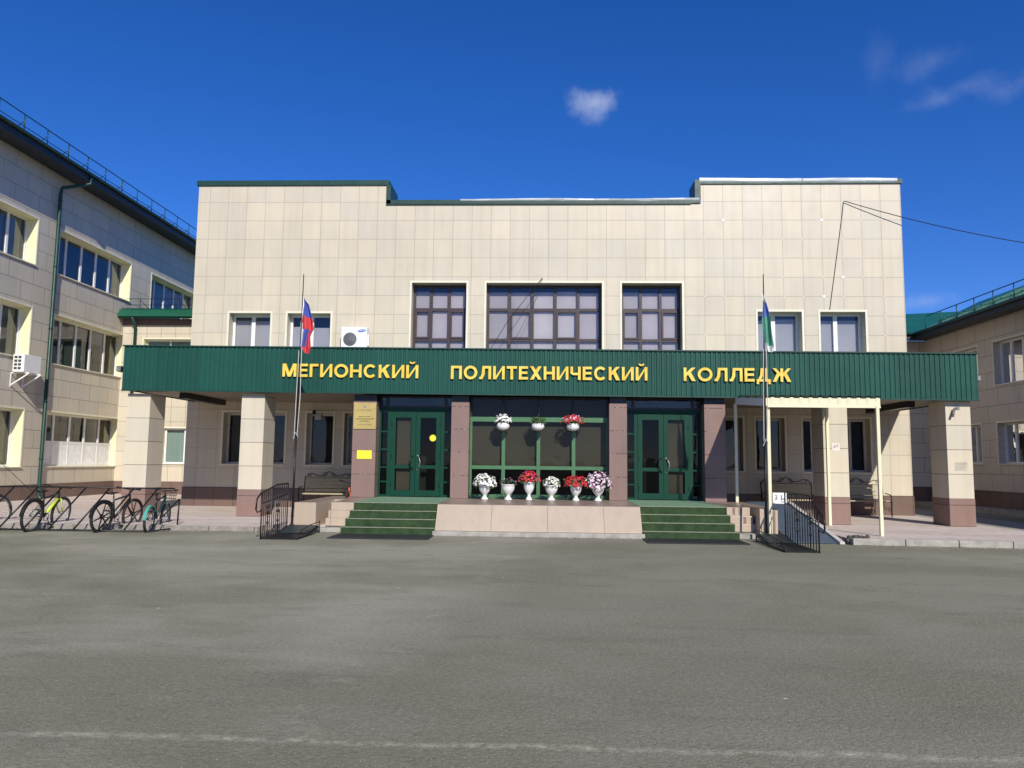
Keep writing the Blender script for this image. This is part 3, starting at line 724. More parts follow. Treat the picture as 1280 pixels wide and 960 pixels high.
# ------------------------------------------------------------------ left wing
LW = root('wing_building', (-12, 5, 0), 'three storey beige tiled wing on the left with dark overhanging eaves and yellow window reveals', 'building')
XL = -6.2
PL = lambda u, d, v: (XL-d, u, v)
rowsL = [(1.22,3.12), (4.82,6.56), (8.02,9.62)]
hl = []
for (c, d) in rowsL:
    hl += [(-8.6,-3.9,c,d), (-3.2,1.42,c,d), (2.62,7.3,c,d)]
hl += [(9.0,13.6,8.02,9.62)]
m = MB(); wall(m, PL, -22, 15, .62, 11.55, hl, .5)
m.quad((XL,15,.62), (XL-14,15,.62), (XL-14,15,11.55), (XL,15,11.55)); m.quad((XL,-22,.1), (XL-14,-22,.1), (XL-14,-22,11.55), (XL,-22,11.55)); m.quad((XL-14,-22,.1),(XL-14,15,.1),(XL-14,15,11.55),(XL-14,-22,11.55))
m.build('wall', M_LW, LW)
m = MB(); m.box((XL+.002,-22,.0), (XL+.02,7.0,.617)); m.build('plinth', M_BRN, LW)
m = MB(); m.box((XL-1.3,-21.9,.1), (XL-1.2,14.9,11.4))
for z in (3.9, 7.4): m.box((XL-1.2,-21.9,z), (XL-.52,14.9,z+.1))
m.build('dark_room_backing', M_INT, LW)
# eave: dark soffit, fascia, roof
EO = .72
m = MB(); m.box((XL-.3,-22.5,11.552), (XL+EO,15.5,11.58)); m.build('soffit', M_SOFN, LW)
m = MB(); m.box((XL+EO+.002,-22.5,11.50), (XL+EO+.03,15.5,11.80)); m.build('fascia', M_SOFN, LW)
rf = MB(); rf.prism([(XL+EO+.05,11.81),(XL+EO+.05,11.84),(XL-7,14.6),(XL-15,11.84),(XL-15,11.81),(XL-7,14.5)], 1, -22.5, 15.5)
rf = rf.build('roof', M_GREEND, LW)
gu = MB(); n = 8
gu.tube([(XL+EO+.09,-22.5,11.78), (XL+EO+.09,15.5,11.78)], .06, 8); gu.build('gutter', M_GREEND, LW)
rl = MB(); RX = XL+EO-.05
for z in (12.42,): rl.tube([(RX,-22.4,z), (RX,15.4,z)], .018, 6)
rl.tube([(RX,-22.4,12.03), (RX,15.4,12.03)], .013, 6)
y = -22
while y < 15.4:
    rl.tube([(RX,y,11.86), (RX,y,12.42)], .018, 6); rl.tube([(RX,y,12.2), (RX-.3,y,11.98)], .012, 5); y += 1.13
rl.build('roof_railing', M_GREEND, rf)
# windows of the wing
for (a, b, c, d) in hl:
    nc = 5; w_ = b-a
    cols = [a+w_*(i+1)/nc for i in range(nc-1)]
    rows = [c+1.15*(d-c)/1.9] if c < 2 else []
    f = c < 2 and a > 2
    wn = window(LW, PL, a, b, c, d, .36, cols, [2.08] if f else [], M_WHITE, M_TRIM, None, M_G_UP, reveal=M_YEL, fw=.07, mw=.10)
    # curtains at the far end and half drawn blinds, each window a little different
    cm = MB(); random.seed(int(a*10+c*7)); n = 7
    ub = [b-(.9+.3*random.random()), b-.08]
    for k in range(n):
        u_0, u_1 = ub[0]+(ub[1]-ub[0])*k/n, ub[0]+(ub[1]-ub[0])*(k+1)/n; dd = .50+.03*(k % 2); de = .50+.03*((k+1) % 2)
        cm.quad(PL(u_0,dd,c+.02), PL(u_1,de,c+.02), PL(u_1,de,d-.03), PL(u_0,dd,d-.03))
    cm.build('curtain', M_CURT, wn)
    if f:
        cm = MB(); [cm.box(PL(a+w_*i/nc+(.052 if i else .072),.372,c+.072), PL(a+w_*(i+1)/nc-(.052 if i < nc-1 else .072),.388,2.043)) for i in range(nc)]; cm.build('lower_screen', plain('white_screen_panel', (.85,.85,.87), .6), wn)
    elif c > 3 and c < 6:
        cm = MB()
        for i in range(nc-1):
            cm.box(PL(a+w_*i/nc+.05,.46,c+1.18), PL(a+w_*(i+1)/nc-.05,.47,d-.05))
        cm.build('roller_blind', M_BLIND, wn)
# downpipe
dp = MB(); dp.tube([(XL+.76,2.95,11.72),(XL+.76,2.95,11.42),(XL+.16,2.3,11.05),(XL+.12,2.3,10.8),(XL+.12,2.3,.25),(XL+.28,2.2,.14)], .062, 10); dpo = dp.build('downpipe', M_GREEND, LW)
dp = MB()
for z in (10.6, 8.2, 6.0, 3.8, 1.5): dp.tube([(XL+.12,2.3,z-.03), (XL+.12,2.3,z+.03)], .075, 10)
dp.build('pipe_clamps', M_GREEND, dpo)
# link block between wing and main building (y = 7)
LK = MB(); hk = [(-5.3,-1.2,4.6,6.40), (-4.25,-3.0,1.34,2.76)]
PK = lambda u, d, v: (u, 7+d, v)
wall(LK, PK, XL+.002, -.002, .62, 6.97, hk, .4)
lk = LK.build('link_wall', tiles('link_tile', BEIGE, .6, .6, .2, .62), LW)
m = MB(); m.box((XL+.002,6.98,.05), (-.024,6.998,.617)); m.build('plinth', M_BRN, LW)
m = MB(); m.box((XL+.002,6.985,6.972), (-.004,7.0,7.24)); m.build('link_frieze', plain('brown_frieze', (.17,.11,.10), .5), LW)
m = MB(); m.box((XL+.02,7.9,.1), (-.1,8.0,7.2)); m.build('dark_room_backing', M_INT, LW)
window(LW, PK, *hk[0], .25, [-4.3,-3.2,-2.2], [], M_WHITE, M_TRIM, M_BLINDT, M_G, reveal=M_YEL)
window(LW, PK, *hk[1], .12, [-3.42], [], M_WHITE, M_TRIM, M_BLINDT, M_G)
m = MB(); m.prism([(6.62,7.50),(6.62,7.56),(14.9,8.9),(14.9,8.8)], 0, XL+.004, -.024)
lr = m.build('link_roof', M_GREENR, LW)
m = MB()
for i in range(30):
    x = XL+.1+i*.2
    if x < -.1: m.prism([(6.58,7.565),(6.58,7.60),(14.8,8.94),(14.8,8.9)], 0, x, x+.05)
m.build('roof_ribs', M_GREENR, lr)
m = MB(); m.box((XL+.004,6.50,7.26), (-.03,6.60,7.40)); m.box((XL+.004,6.60,7.20), (-.03,6.66,7.50)); m.build('link_gutter', M_GREENR, lr)
m = MB(); m.tube([(-5.62,6.55,7.25),(-5.62,6.88,6.9),(-5.62,6.9,.2)], .06, 8); m.build('downpipe', M_GREEND, LW)
m = MB()
m.tube([(XL+.1,6.9,8.05), (-.05,6.9,8.05)], .012, 5); m.tube([(XL+.1,6.9,7.8), (-.05,6.9,7.8)], .01, 5)
for x in (-5.5, -3.9, -2.3, -.8): m.tube([(x,6.9,7.6), (x,6.9,8.1)], .018, 5); m.tube([(x,6.9,8.0), (x+.25,7.2,7.68)], .012, 5)
m.build('snow_guard', M_IRON, lr)

# ------------------------------------------------------------------ right wing
RW = root('wing_building', (33, 0, 0), 'two storey tan tiled wing on the right in shade under a sloping green roof', 'building')
XR = 26.9
PR = lambda u, d, v: (XR+d, u, v)
hr = []
for (c, d) in ((1.68,3.10), (4.42,5.95)):
    hr += [(2.0,4.02,c,d), (5.0,7.0,c,d), (-1.2,.9,c,d), (-4.4,-2.3,c,d)]
m = MB(); wall(m, PR, -25, 8.8, .74, 6.76, hr, .5)
PQ = lambda u, d, v: (u, 8.8+d, v)
wall(m, PQ, 22.02, XR, .74, 6.76, [(23.2,24.6,1.6,3.0)], .4)
m.quad((XR,-25,.1), (XR+12,-25,.1), (XR+12,-25,6.76), (XR,-25,6.76))
m.build('wall', M_RW, RW)
m = MB(); m.box((XR-.02,-25,.1), (XR-.002,8.78,.737)); m.box((22.03,8.78,.05), (XR-.022,8.798,.737)); m.build('plinth', M_BRN, RW)
m = MB(); m.box((XR+.9,-24.9,.1), (XR+1.0,8.7,6.7)); m.box((XR+.5,-24.9,3.5), (XR+.9,8.7,3.6)); m.box((22.1,9.7,.1),(XR+1,9.8,6.7)); m.build('dark_room_backing', M_INT, RW)
for (a, b, c, d) in hr:
    w1 = window(RW, PR, a, b, c, d, .22, [a+(b-a)*.36, a+(b-a)*.68], [], M_WHITEG, M_TRIM, None, M_G, reveal=plain('beige_reveal', (.52,.46,.36), .5), fw=.07, mw=.1)
    cm = MB(); ub = (a+.15, a+.75)
    for k in range(6):
        u_0, u_1 = ub[0]+(ub[1]-ub[0])*k/6, ub[0]+(ub[1]-ub[0])*(k+1)/6
        cm.quad(PR(u_0,.34+.03*(k%2),c+.02), PR(u_1,.34+.03*((k+1)%2),c+.02), PR(u_1,.34+.03*((k+1)%2),d-.03), PR(u_0,.34+.03*(k%2),d-.03))
    cm.build('curtain', plain('white_curtain', (.66,.66,.62), .8), w1)
window(RW, PQ, 23.2, 24.6, 1.6, 3.0, .2, [23.9], [], M_WHITEG, M_TRIM, None, M_G)
EX = XR-.7
m = MB(); m.box((EX+.03,-25.4,6.762), (XR+.3,8.75,6.79)); m.box((22.03,8.15,6.762), (XR-.75,8.79,6.79)); m.build('soffit', M_SOFN, RW)
m = MB(); m.box((EX,-25.4,6.72), (EX+.028,8.1,6.95)); m.box((22.03,8.10,6.72), (EX+.028,8.128,6.95)); m.build('fascia', M_SOFN, RW)
# roof: main pitch rises to the right, the far link roof faces the yard
sl = .43
m = MB(); RZ = 6.97
m.quad((EX-.02,-25.4,RZ), (EX-.02,8.1,RZ), (EX+6.2,14.3,RZ+6.2*sl), (EX+6.2,-25.4,RZ+6.2*sl))
m.quad((EX-.02,8.1,RZ), (22.03,8.1,RZ), (22.03,14.3,RZ+6.2*sl*.62), (EX+6.2,14.3,RZ+6.2*sl*.62) if False else (EX+4.0,12.1,RZ+4.0*sl))
m.quad((EX+6.2,-25.4,RZ+6.2*sl), (EX+6.2,14.3,RZ+6.2*sl), (EX+14,14.3,RZ), (EX+14,-25.4,RZ))
rr = m.build('roof', M_GREENR, RW)
m = MB()
k = -25.2
while k < 8.0:
    L_ = 6.2
    m.obox((EX+L_/2, k, RZ+L_/2*sl+.02), (L_/2,0,L_/2*sl), (0,.018,0), (0,0,.018)); k += .42
m.build('roof_ribs', M_GREENR, rr)
m = MB(); m.tube([(EX-.06,-25.4,RZ-.03), (EX-.06,8.1,RZ-.03)], .06, 8); m.tube([(EX-.06,8.04,RZ-.03), (22.05,8.04,RZ-.03)], .06, 8); m.build('gutter', M_GREEND, rr)
m = MB(); q = EX+.25
m.tube([(q,-25,RZ+.62), (q,7.6,RZ+.62)], .018, 6); m.tube([(q+.5,-25,RZ+.42), (q+.5,7.6,RZ+.42)], .014, 6)
k = -24.5
while k < 7.7:
    m.tube([(q,k,RZ+.08), (q,k,RZ+.62)], .018, 6); k += 1.15
m.build('roof_railing', M_GREEND, rr)
m = MB(); k = -24.5
while k < 7.0:
    for (a, b) in (((q+.12,k,RZ+.14), (q+.35,k+.8,RZ+.42)), ((q+.35,k+.05,RZ+.42), (q+.12,k+.85,RZ+.14)), ((q+.35,k+.4,RZ+.42),(q+.7,k+.4,RZ+.35))): m.tube([a, b], .016, 5)
    k += 1.15
m.tube([(22.2,8.7,7.65), (EX-.2,8.7,7.65)], .014, 5)
for x in (22.6, 24.0, 25.4): m.tube([(x,8.7,7.3), (x,8.7,7.95)], .018, 5); m.tube([(x-.3,8.6,7.25), (x+.3,8.8,7.65)], .014, 5)
m.build('snow_guard', plain('pale_green_metal', (.10,.30,.20), .45), rr)
m = MB(); m.tube([(22.25,8.05,6.95),(22.25,8.3,6.6),(22.25,8.7,6.4),(22.25,8.7,.2)], .06, 8); m.build('downpipe', M_IRON, RW)

# ------------------------------------------------------------------ entrance terrace
TE = root('entrance_terrace', (11,-5,0), 'low pinkish tiled entrance terrace with two flights of green carpeted steps', 'terrace')
TZ = .64
m = MB(); m.prism([(-6.86,.102),(-6.86,.12),(-6.46,TZ),(-3.40,TZ),(-3.40,.102)], 0, 8.76, 13.14)
m.prism([(-6.18,.122),(-6.18,TZ),(-3.40,TZ),(-3.40,.122)], 0, 6.86, 8.758); m.prism([(-6.18,.122),(-6.18,TZ),(-3.40,TZ),(-3.40,.122)], 0, 13.142, 15.04)
# stepped cheeks beside each flight, and the end blocks
for (s, e, d) in ((6.858, 5.98, -1), (15.042, 15.66, 1)):
    for (w_, z0, z1) in ((.50,.46,TZ), (.56,.29,.458), (.62,.12,.288)): m.box((s,-6.24,z0), (s+d*w_,-3.40,z1))
m.box((5.60,-6.46,.096), (6.08,-3.40,TZ-.002)); m.box((15.66,-6.56,.101), (16.04,-3.40,TZ-.002)); m.box((6.082,-5.0,.122),(6.36,-3.4,TZ-.004)); m.box((15.54,-5.0,.122),(15.658,-3.4,TZ-.004))
m.build('terrace_block', M_TERR, TE, .006)
for (a, b, c, d) in ((15.17,15.22,.49,.635),(15.30,15.37,.49,.635),(15.40,15.46,.30,.44)):
    m = MB(); m.box((a,-6.246,c), (b,-6.2405,d)); m.build('tile_strip', M_BRP, TE)
m = MB(); m.prism([(15.80,.12),(15.86,.12),(15.99,.60),(15.92,.60)], 1, -6.568, -6.5605); m.prism([(15.93,.12),(15.98,.12),(15.985,.58),(15.94,.58)], 1, -6.575, -6.569); m.build('leaning_strip', M_BRP, TE)
for (a, b) in ((6.862, 8.756), (13.144, 15.038)):
    st = MB(); no = MB()
    for k, (y, z) in enumerate(((-6.20,.64), (-6.43,.48), (-6.66,.32), (-6.89,.16))):
        o_ = .012*k
        st.box((a-.0-o_*3 if a < 10 else a, y, .002 if k == 3 else z-.16), (b+(o_*3 if a > 10 else 0), (-6.181 if k == 0 else y+.23), z))
        no.box((a-o_*3 if a < 10 else a, y-.012, z-.012), (b+(o_*3 if a > 10 else 0), y+.05, z+.004))
    s = st.build('steps', M_CARP, TE); no.build('step_nosing', M_CARPL, s)
    cp = MB(); cp.box((a,-6.148,TZ+.001), (b,-3.56,TZ+.006)); cp.build('landing_carpet', plain('pale_green_carpet', (.15,.26,.16), .9, 0, .15, 8), s)
# drifted grit where the terrace and kerbs meet the asphalt
random.seed(11); m = MB()
for i in range(420):
    q = random.random()
    if q < .45: px_, py_ = random.uniform(8.7,13.2), -6.97-abs(random.gauss(0,.05))
    elif q < .75: px_, py_ = random.uniform(-1,4.9), -6.72-abs(random.gauss(0,.06))
    else:
        px_ = random.uniform(17.6,23); py_ = -7.56-(px_-17.2)*.059-abs(random.gauss(0,.06))
    s_ = random.uniform(.006,.020); m.ico((px_,py_,s_*.4), (s_*random.uniform(.8,1.8),s_,s_*.6), 1, .2)
o = m.build('grit', plain('pale_grit', (.30,.28,.24), .95, 0, .4, 20)); o['kind'] = 'stuff'; o['label'] = 'loose grit drifted along the foot of the terrace and kerbs'; o['category'] = 'grit'
# mats
for (a, b, l, y) in ((6.72, 8.76, 'thin black rubber mat on the asphalt below the left flight of steps', -6.95), (13.12, 15.12, 'thin black rubber mat on the asphalt below the right flight of steps', -6.95)):
    m = MB(); m.prism([(a+.0,y-.85),(b,y-.85),(b,y),(a,y)], 2, .003, .022)
    x = a+.08
    while x < b-.05: m.box((x,y-.82,.022), (x+.02,y-.03,.027)); x += .07
    tag(ground_it(m.build('rubber_mat', M_RUB)), l, 'mat', 'mats below the steps')

# blue-grey ramp with pale edge on the right
RA = root('wheelchair_ramp', (16.6,-5.5,0), 'blue-grey sheet wheelchair ramp sloping down beside the awning posts', 'ramp')
m = MB(); m.prism([(-7.35,.012),(-3.9,.012),(-3.9,.66),(-4.3,.64),(-7.35,.03)], 0, 16.06, 16.98); m.build('ramp_deck', M_RAMP, RA)
m = MB(); m.prism([(-7.45,.008),(-3.9,.008),(-3.9,.70),(-4.3,.68),(-7.45,.05)], 0, 16.984, 17.08); m.build('ramp_edge', plain('pale_ramp_edge', (.50,.48,.45), .7), RA)
# earth and rubble in the gap of the kerb
m = MB(); random.seed(5)
for i in range(42): m.ico((17.16+random.uniform(0,.42),-7.32+random.uniform(-.12,.14),.06+random.uniform(-.02,.09)), (random.uniform(.02,.06),)*3, 1, .25)
o = ground_it(m.build('rubble_heap', plain('dark_rubble', (.07,.06,.05), .9))); tag(o, 'small dark patch of broken rubble at the start of the right kerb', 'rubble')

# awning over the ramp
AW = root('ramp_awning', (17,-5.3,0), 'cream metal awning on thin posts over the wheelchair ramp', 'awning')
ax0, ax1, ay0, ay1 = 15.80, 18.17, -6.75, -4.14
def az(y): return 2.99+(y-ay0)*(3.22-2.99)/(ay1-ay0)
m = MB(); x = ax0-.02; pts = []
while x < ax1:
    pts += [(x,0), (x+.09,0), (x+.115,.035), (x+.165,.035), (x+.19,0)]; x += .20
pts = [p for p in pts if p[0] <= ax1+.03]
for (x0, h0), (x1, h1) in zip(pts[:-1], pts[1:]): m.quad((x0,ay0-.06,az(ay0)+.02+h0), (x1,ay0-.06,az(ay0)+.02+h1), (x1,ay1,az(ay1)+.02+h1), (x0,ay1,az(ay1)+.02+h0))
ar = m.build('awning_roof', plain('dark_roof_sheet', (.03,.04,.04), .5), AW)
m = MB()
pts = [(p[0], p[1]) for p in pts]
for (x0, h0), (x1, h1) in zip(pts[:-1], pts[1:]): m.quad((x0,ay0-.03,az(ay0)-.17), (x1,ay0-.03,az(ay0)-.17), (x1,ay0-.03-(h1 > 0)*.012,az(ay0)-.0+h1*.5), (x0,ay0-.03-(h0 > 0)*.012,az(ay0)-.0+h0*.5))
m.box((ax0,ay0-.05,az(ay0)-.20), (ax1,ay0-.028,az(ay0)-.165))
m.build('front_valance', M_CREAM, AW)
m = MB()
for x in (ax0, ax1-.02): m.prism([(ay0,az(ay0)-.17),(ay0,az(ay0)+.0),(ay1,az(ay1)+.0),(ay1,az(ay1)-.17)], 0, x, x+.02)
m.build('side_board', M_WHITE, AW)
m = MB(); m.prism([(ay0+.03,az(ay0)-.14),(ay0+.03,az(ay0)-.12),(ay1-.05,az(ay1)-.12),(ay1-.05,az(ay1)-.14)], 0, ax0+.025, ax1-.025)
m.build('awning_soffit', M_SOF, AW)
for (x, y, z) in ((15.84,-6.70,.10), (18.10,-6.78,.12), (15.84,-3.98,.64), (18.02,-4.15,.12)):
    m = MB(); m.box((x-.035,y-.035,z), (x+.035,y+.035,az(y)-.15)); m.build('post', M_CREAM, AW, .006)
SGN = root('accessibility_sign', (16.02,-6.77,.75), 'small white board with a pictogram fixed to the front left awning post', 'sign')
m = MB(); m.box((15.88,-6.765,.76), (16.17,-6.745,.99)); m.build('board', M_WHITE, SGN)
m = MB(); 
m.tube([(15.93,-6.77,.93),(15.97,-6.77,.93),(15.96,-6.77,.885),(15.935,-6.77,.885),(15.97,-6.77,.87),(15.955,-6.77,.845),(15.925,-6.77,.85)], .006, 5)
m.tube([(16.06,-6.77,.94),(16.06,-6.77,.86),(16.12,-6.77,.86)], .009, 5)
m.tube([(16.09+.035*math.cos(a), -6.77, .83+.035*math.sin(a)) for a in [i*math.pi/6 for i in range(7, 19)]], .006, 5)
m.build('pictogram', M_TXT, SGN)

# ------------------------------------------------------------------ flagpoles
def flagpole(x, y, z, top, label, fl, z0, z1, w):
    """top: tip of the pole; the flag hangs limp between z0 and z1"""
    r = root('flagpole', (x,y,z), label, 'flagpole', 'flagpoles by the steps')
    T = Vector(top); B_ = Vector((x,y,z)); at = lambda zz: B_+(T-B_)*((zz-z)/(T.z-z))
    m = MB(); m.tube([B_, at(z+2.1)], .024, 8); m.tube([at(z+2.1), at(z+4.2), T], [.017,.014,.010], 8)
    m.lathe([(.07,0),(.07,.03),(.03,.06),(.026,.10)], (x,y,z), 10); m.build('pole', M_IRON, r)
    m = MB(); p = [at(z+2.0)+Vector((.03,-.03,0)), at(z+2.8)+Vector((.055,-.02,0)), at((z0+z1)/2)+Vector((.03,-.02,0)), at(z1+.2)+Vector((.03,-.01,0)), T]
    m.tube(p[:3], .0085, 5); m.tube([at(z+2.0)+Vector((-.035,-.03,0)), at(z+3)+Vector((-.03,-.02,0)), at(z0)+Vector((-.02,-.02,0))], .008, 5)
    m.tube([at(z+1.9)+Vector((-.05,-.03,0)),at(z+2.05)+Vector((.0,-.06,0)),at(z+1.95)+Vector((.05,-.03,0))], .009, 5)
    m.build('rope', plain('pale_rope', (.55,.54,.50), .7), r)
    return r, at
def flag_cloth(r, at, z0, z1, rows, mats, name):
    """limp cloth: folded section changing with height. rows: (t, left, right, depth) from top t=0 to bottom t=1"""
    m = MB(); nx = 22; nz = 40; grid = []
    for j in range(nz+1):
        t = j/nz; zz = z1+(z0-z1)*t
        for a, b in zip(rows[:-1], rows[1:]):
            if a[0] <= t <= b[0]:
                q = (t-a[0])/(b[0]-a[0]); l, rr_, dp_ = (a[i]+(b[i]-a[i])*q for i in (1,2,3)); break
        p = at(zz); row = []
        for i in range(nx+1):
            u = i/nx; x = l+(rr_-l)*u
            row.append((p.x+x+.01*math.sin(9*t+u*5), p.y-.02+dp_*math.sin(u*math.pi*3.4+t*2.2)*(.35+u), zz-.10*u*(1-u)*math.sin(t*7)-.05*u))
        grid.append(row)
    for j in range(nz):
        for i in range(nx):
            m.cur = mats[1](i/nx, j/nz); m.quad(grid[j][i], grid[j][i+1], grid[j+1][i+1], grid[j+1][i])
    m.smooth = [True]*len(m.f)
    o = m.build(name, mats[0], r)
    o.data.validate(); return o
M_FW = plain('flag_white', (.75,.74,.76), .7, 0, .05, 5); M_FB = plain('flag_blue', (.055,.085,.36), .7, 0, .08, 5); M_FG = plain('flag_green', (.045,.24,.13), .7, 0, .1, 5)
r1, at1 = flagpole(5.60,-6.58,.12, (5.585,-6.4,5.76), 'black flagpole with a limp white, blue and red flag by the left steps', None, 4.0, 5.26, .3)
def c1(u, t):
    if t < .60:                              # upper fold: white edge, blue, then red
        e = .10-.05*t
        if u < e: return 0
        return 1 if t < .30+.06*u else 2
    if u < .22: return 0
    if t < .88: return 1 if u < .60-(t-.6)*.3 else 2
    return 2
flag_cloth(r1, at1, 3.98, 5.24, [(0,.015,.05,.01),(.12,.01,.17,.03),(.35,.0,.25,.05),(.56,-.01,.32,.06),(.62,.0,.28,.05),(.7,-.01,.24,.05),(.9,-.02,.24,.05),(1,.08,.20,.02)], ([M_FW, M_FB, M_RED], c1), 'flag')
r2, at2 = flagpole(15.62,-7.15,.06, (15.72,-7.0,5.62), 'black flagpole with a limp blue and green flag by the right steps', None, 4.0, 5.2, .3)
def c2(u, t):
    if t < .12: return 0
    if t < .42-.10*u: return 1
    if t < .86+.05*u: return 2
    return 0
flag_cloth(r2, at2, 3.98, 5.2, [(0,-.03,.0,.01),(.15,-.03,.05,.02),(.4,-.03,.11,.04),(.7,-.03,.17,.05),(.88,-.02,.20,.05),(1,.05,.17,.02)], ([plain('faded_white', (.62,.66,.66), .7), plain('pale_flag_blue', (.10,.17,.42), .7, 0, .1, 5), plain('pale_flag_green', (.10,.30,.22), .7, 0, .1, 5)], c2), 'flag')

# ------------------------------------------------------------------ forged step rails with grates
def scroll(m, c, r, s=1, turns=1.4, axis='y', rad=.006, rot=0):
    pts = []
    for i in range(15):
        t = i/14; a = rot+s*t*turns*2*math.pi; rr_ = r*(1-.75*t)
        if axis == 'y': pts.append((c[0], c[1]+rr_*math.cos(a), c[2]+rr_*math.sin(a)))
        else: pts.append((c[0]+rr_*math.cos(a), c[1], c[2]+rr_*math.sin(a)))
    m.tube(pts, rad, 5)
def grate(name, label, x0, x1, y0, y1, rail_x, toe_x, zf, zk, yk, zbk):
    r = root(name, ((x0+x1)/2, (y0+y1)/2, 0), label, 'railed grate', 'forged railed grates by the steps')
    m = MB(); hz = lambda y: .02+.12*max(0,(y-(y1-.55)))/.55
    for x in (x0, x1): m.tube([(x,y0,.02), (x,y1-.55,.03), (x,y1,.14)], .014, 6)
    y = y0
    while y < y1-.02: m.box((x0,y,hz(y)), (x1,y+.028,hz(y)+.016)); y += .062
    m.build('grate', M_IRON, r)
    m = MB(); m.prism([(y1-.62,.045),(y1-.62,.055),(y1,.165),(y1,.15)], 0, x0+.06, x1-.04); m.build('plate', plain('dark_teal_plate', (.028,.042,.045), .5, .2), r)
    m = MB(); X = rail_x
    top = [(X,y0-.30,zf-.30),(X,y0-.26,zf-.10),(X,y0-.08,zf),(X,yk,zk),(X,y1,zbk)]
    m.tube(top, .017, 8); m.tube([(X,y0-.30,zf-.30),(X,y0-.22,zf-.36),(X,y0,zf-.33)], .012, 6)
    m.tube([(X,y0,.0),(X,y0,zf+.01)], .014, 6); m.tube([(X,y1,.1),(X,y1,zbk)], .014, 6); m.tube([(X,y0,zf-.2),(X,y1,zbk-.22)], .010, 6)
    n = 13
    for i in range(1, n):
        y = y0+(y1-y0)*i/n
        zt_ = zf+(zk-zf)*(y-y0)/(yk-y0) if y < yk else zk+(zbk-zk)*(y-yk)/(y1-yk)
        if i in (3, 8):
            m.tube([(X,y,.03),(X,y,zt_)], .012, 6); m.ico((X,y,.30), (.028,.028,.045), 1); m.ico((X,y,.42), (.02,.02,.03), 1)
            for s in (-1, 1): scroll(m, (X,y+s*.055,.62), .05, s, 1.3); scroll(m, (X,y+s*.05,.50), .04, -s, 1.3)
        else: m.tube([(X,y,.03),(X,y,zt_)], .0085, 6)
    m.build('railing', M_IRON, r)
    m = MB(); X = toe_x
    m.tube([(X,y0,.03),(X,y0+.3,.16),(X,y0+.8,.22),(X,y1,.24)], .010, 6); m.tube([(X,y1,.0),(X,y1,.26)], .012, 6)
    k = y0+.25
    while k < y1-.1: scroll(m, (X,k,.10), .05, 1 if int(k*7) % 2 else -1, 1.2); k += .16
    m.build('toe_rail', M_IRON, r)
    return r
grate('railed_grate', 'black forged railing with low foot grate left of the left steps', 5.50, 6.22, -8.15, -6.62, 5.50, 6.22, .90, 1.05, -7.3, 1.05)
grate('railed_grate', 'black forged railing with low foot grate in front of the wheelchair ramp', 15.42, 16.02, -9.0, -7.12, 16.02, 15.42, .74, 1.0, -8.55, 1.02)

# ------------------------------------------------------------------ benches
def bench(label, slats=5):
    r = proto('park_bench', label, 'bench', 'benches under the canopy')
    m = MB()
    for k in range(4): m.box((-.70,-.24+k*.115,.43), (.70,-.15+k*.115,.46))
    m.build('seat', M_WOOD, r, .004)
    m = MB()
    for k in range(4):
        z = .54+k*.105; y = .24+k*.02; m.obox((0,y,z), (.70,0,0), (0,.011,.0), (0,.008,.042))
    m.build('backrest', M_WOOD, r)
    for s in (-1, 1):
        m = MB(); x = s*.73
        m.tube([(x,-.26,0),(x,-.24,.2),(x,-.27,.43),(x,-.24,.62),(x,.1,.66)], .016, 6); m.tube([(x,.30,0),(x,.24,.3),(x,.26,.5),(x,.33,.95)], .016, 6); m.tube([(x,-.25,.42),(x,.25,.42)], .014, 6)
        scroll(m, (x,-.1,.2), .09, 1); scroll(m, (x,.1,.25), .08, -1)
        m.build('side_frame', M_IRON, r)
    m = MB()
    for s in (-1, 1):
        m.tube([(s*.73,.33,.93),(s*.62,.33,1.02),(s*.5,.33,1.03),(s*.36,.33,.97),(s*.2,.33,.96),(s*.08,.33,1.05),(0,.33,1.10)], .012, 6)
        scroll(m, (s*.6,.33,.98), .05, s, 1.3, 'x', .008); scroll(m, (s*.14,.33,1.0), .08, -s, 1.3, 'x', .008)
    m.tube([(-.73,.31,.9),(.73,.31,.9)], .010, 6)
    m.build('scrollwork', M_IRON, r)
    return r
b0 = bench('forged iron bench with pale slats left of the brown plaque pillar')
b1 = dup(b0, (18.2,-.62,.122), 0, 'forged iron bench with pale slats behind the wheelchair ramp and awning')
b2 = dup(b0, (20.25,-.60,.122), 0, 'forged iron bench in the shade between the two right outer pillars')
b0.location = (4.62,-.62,.122)

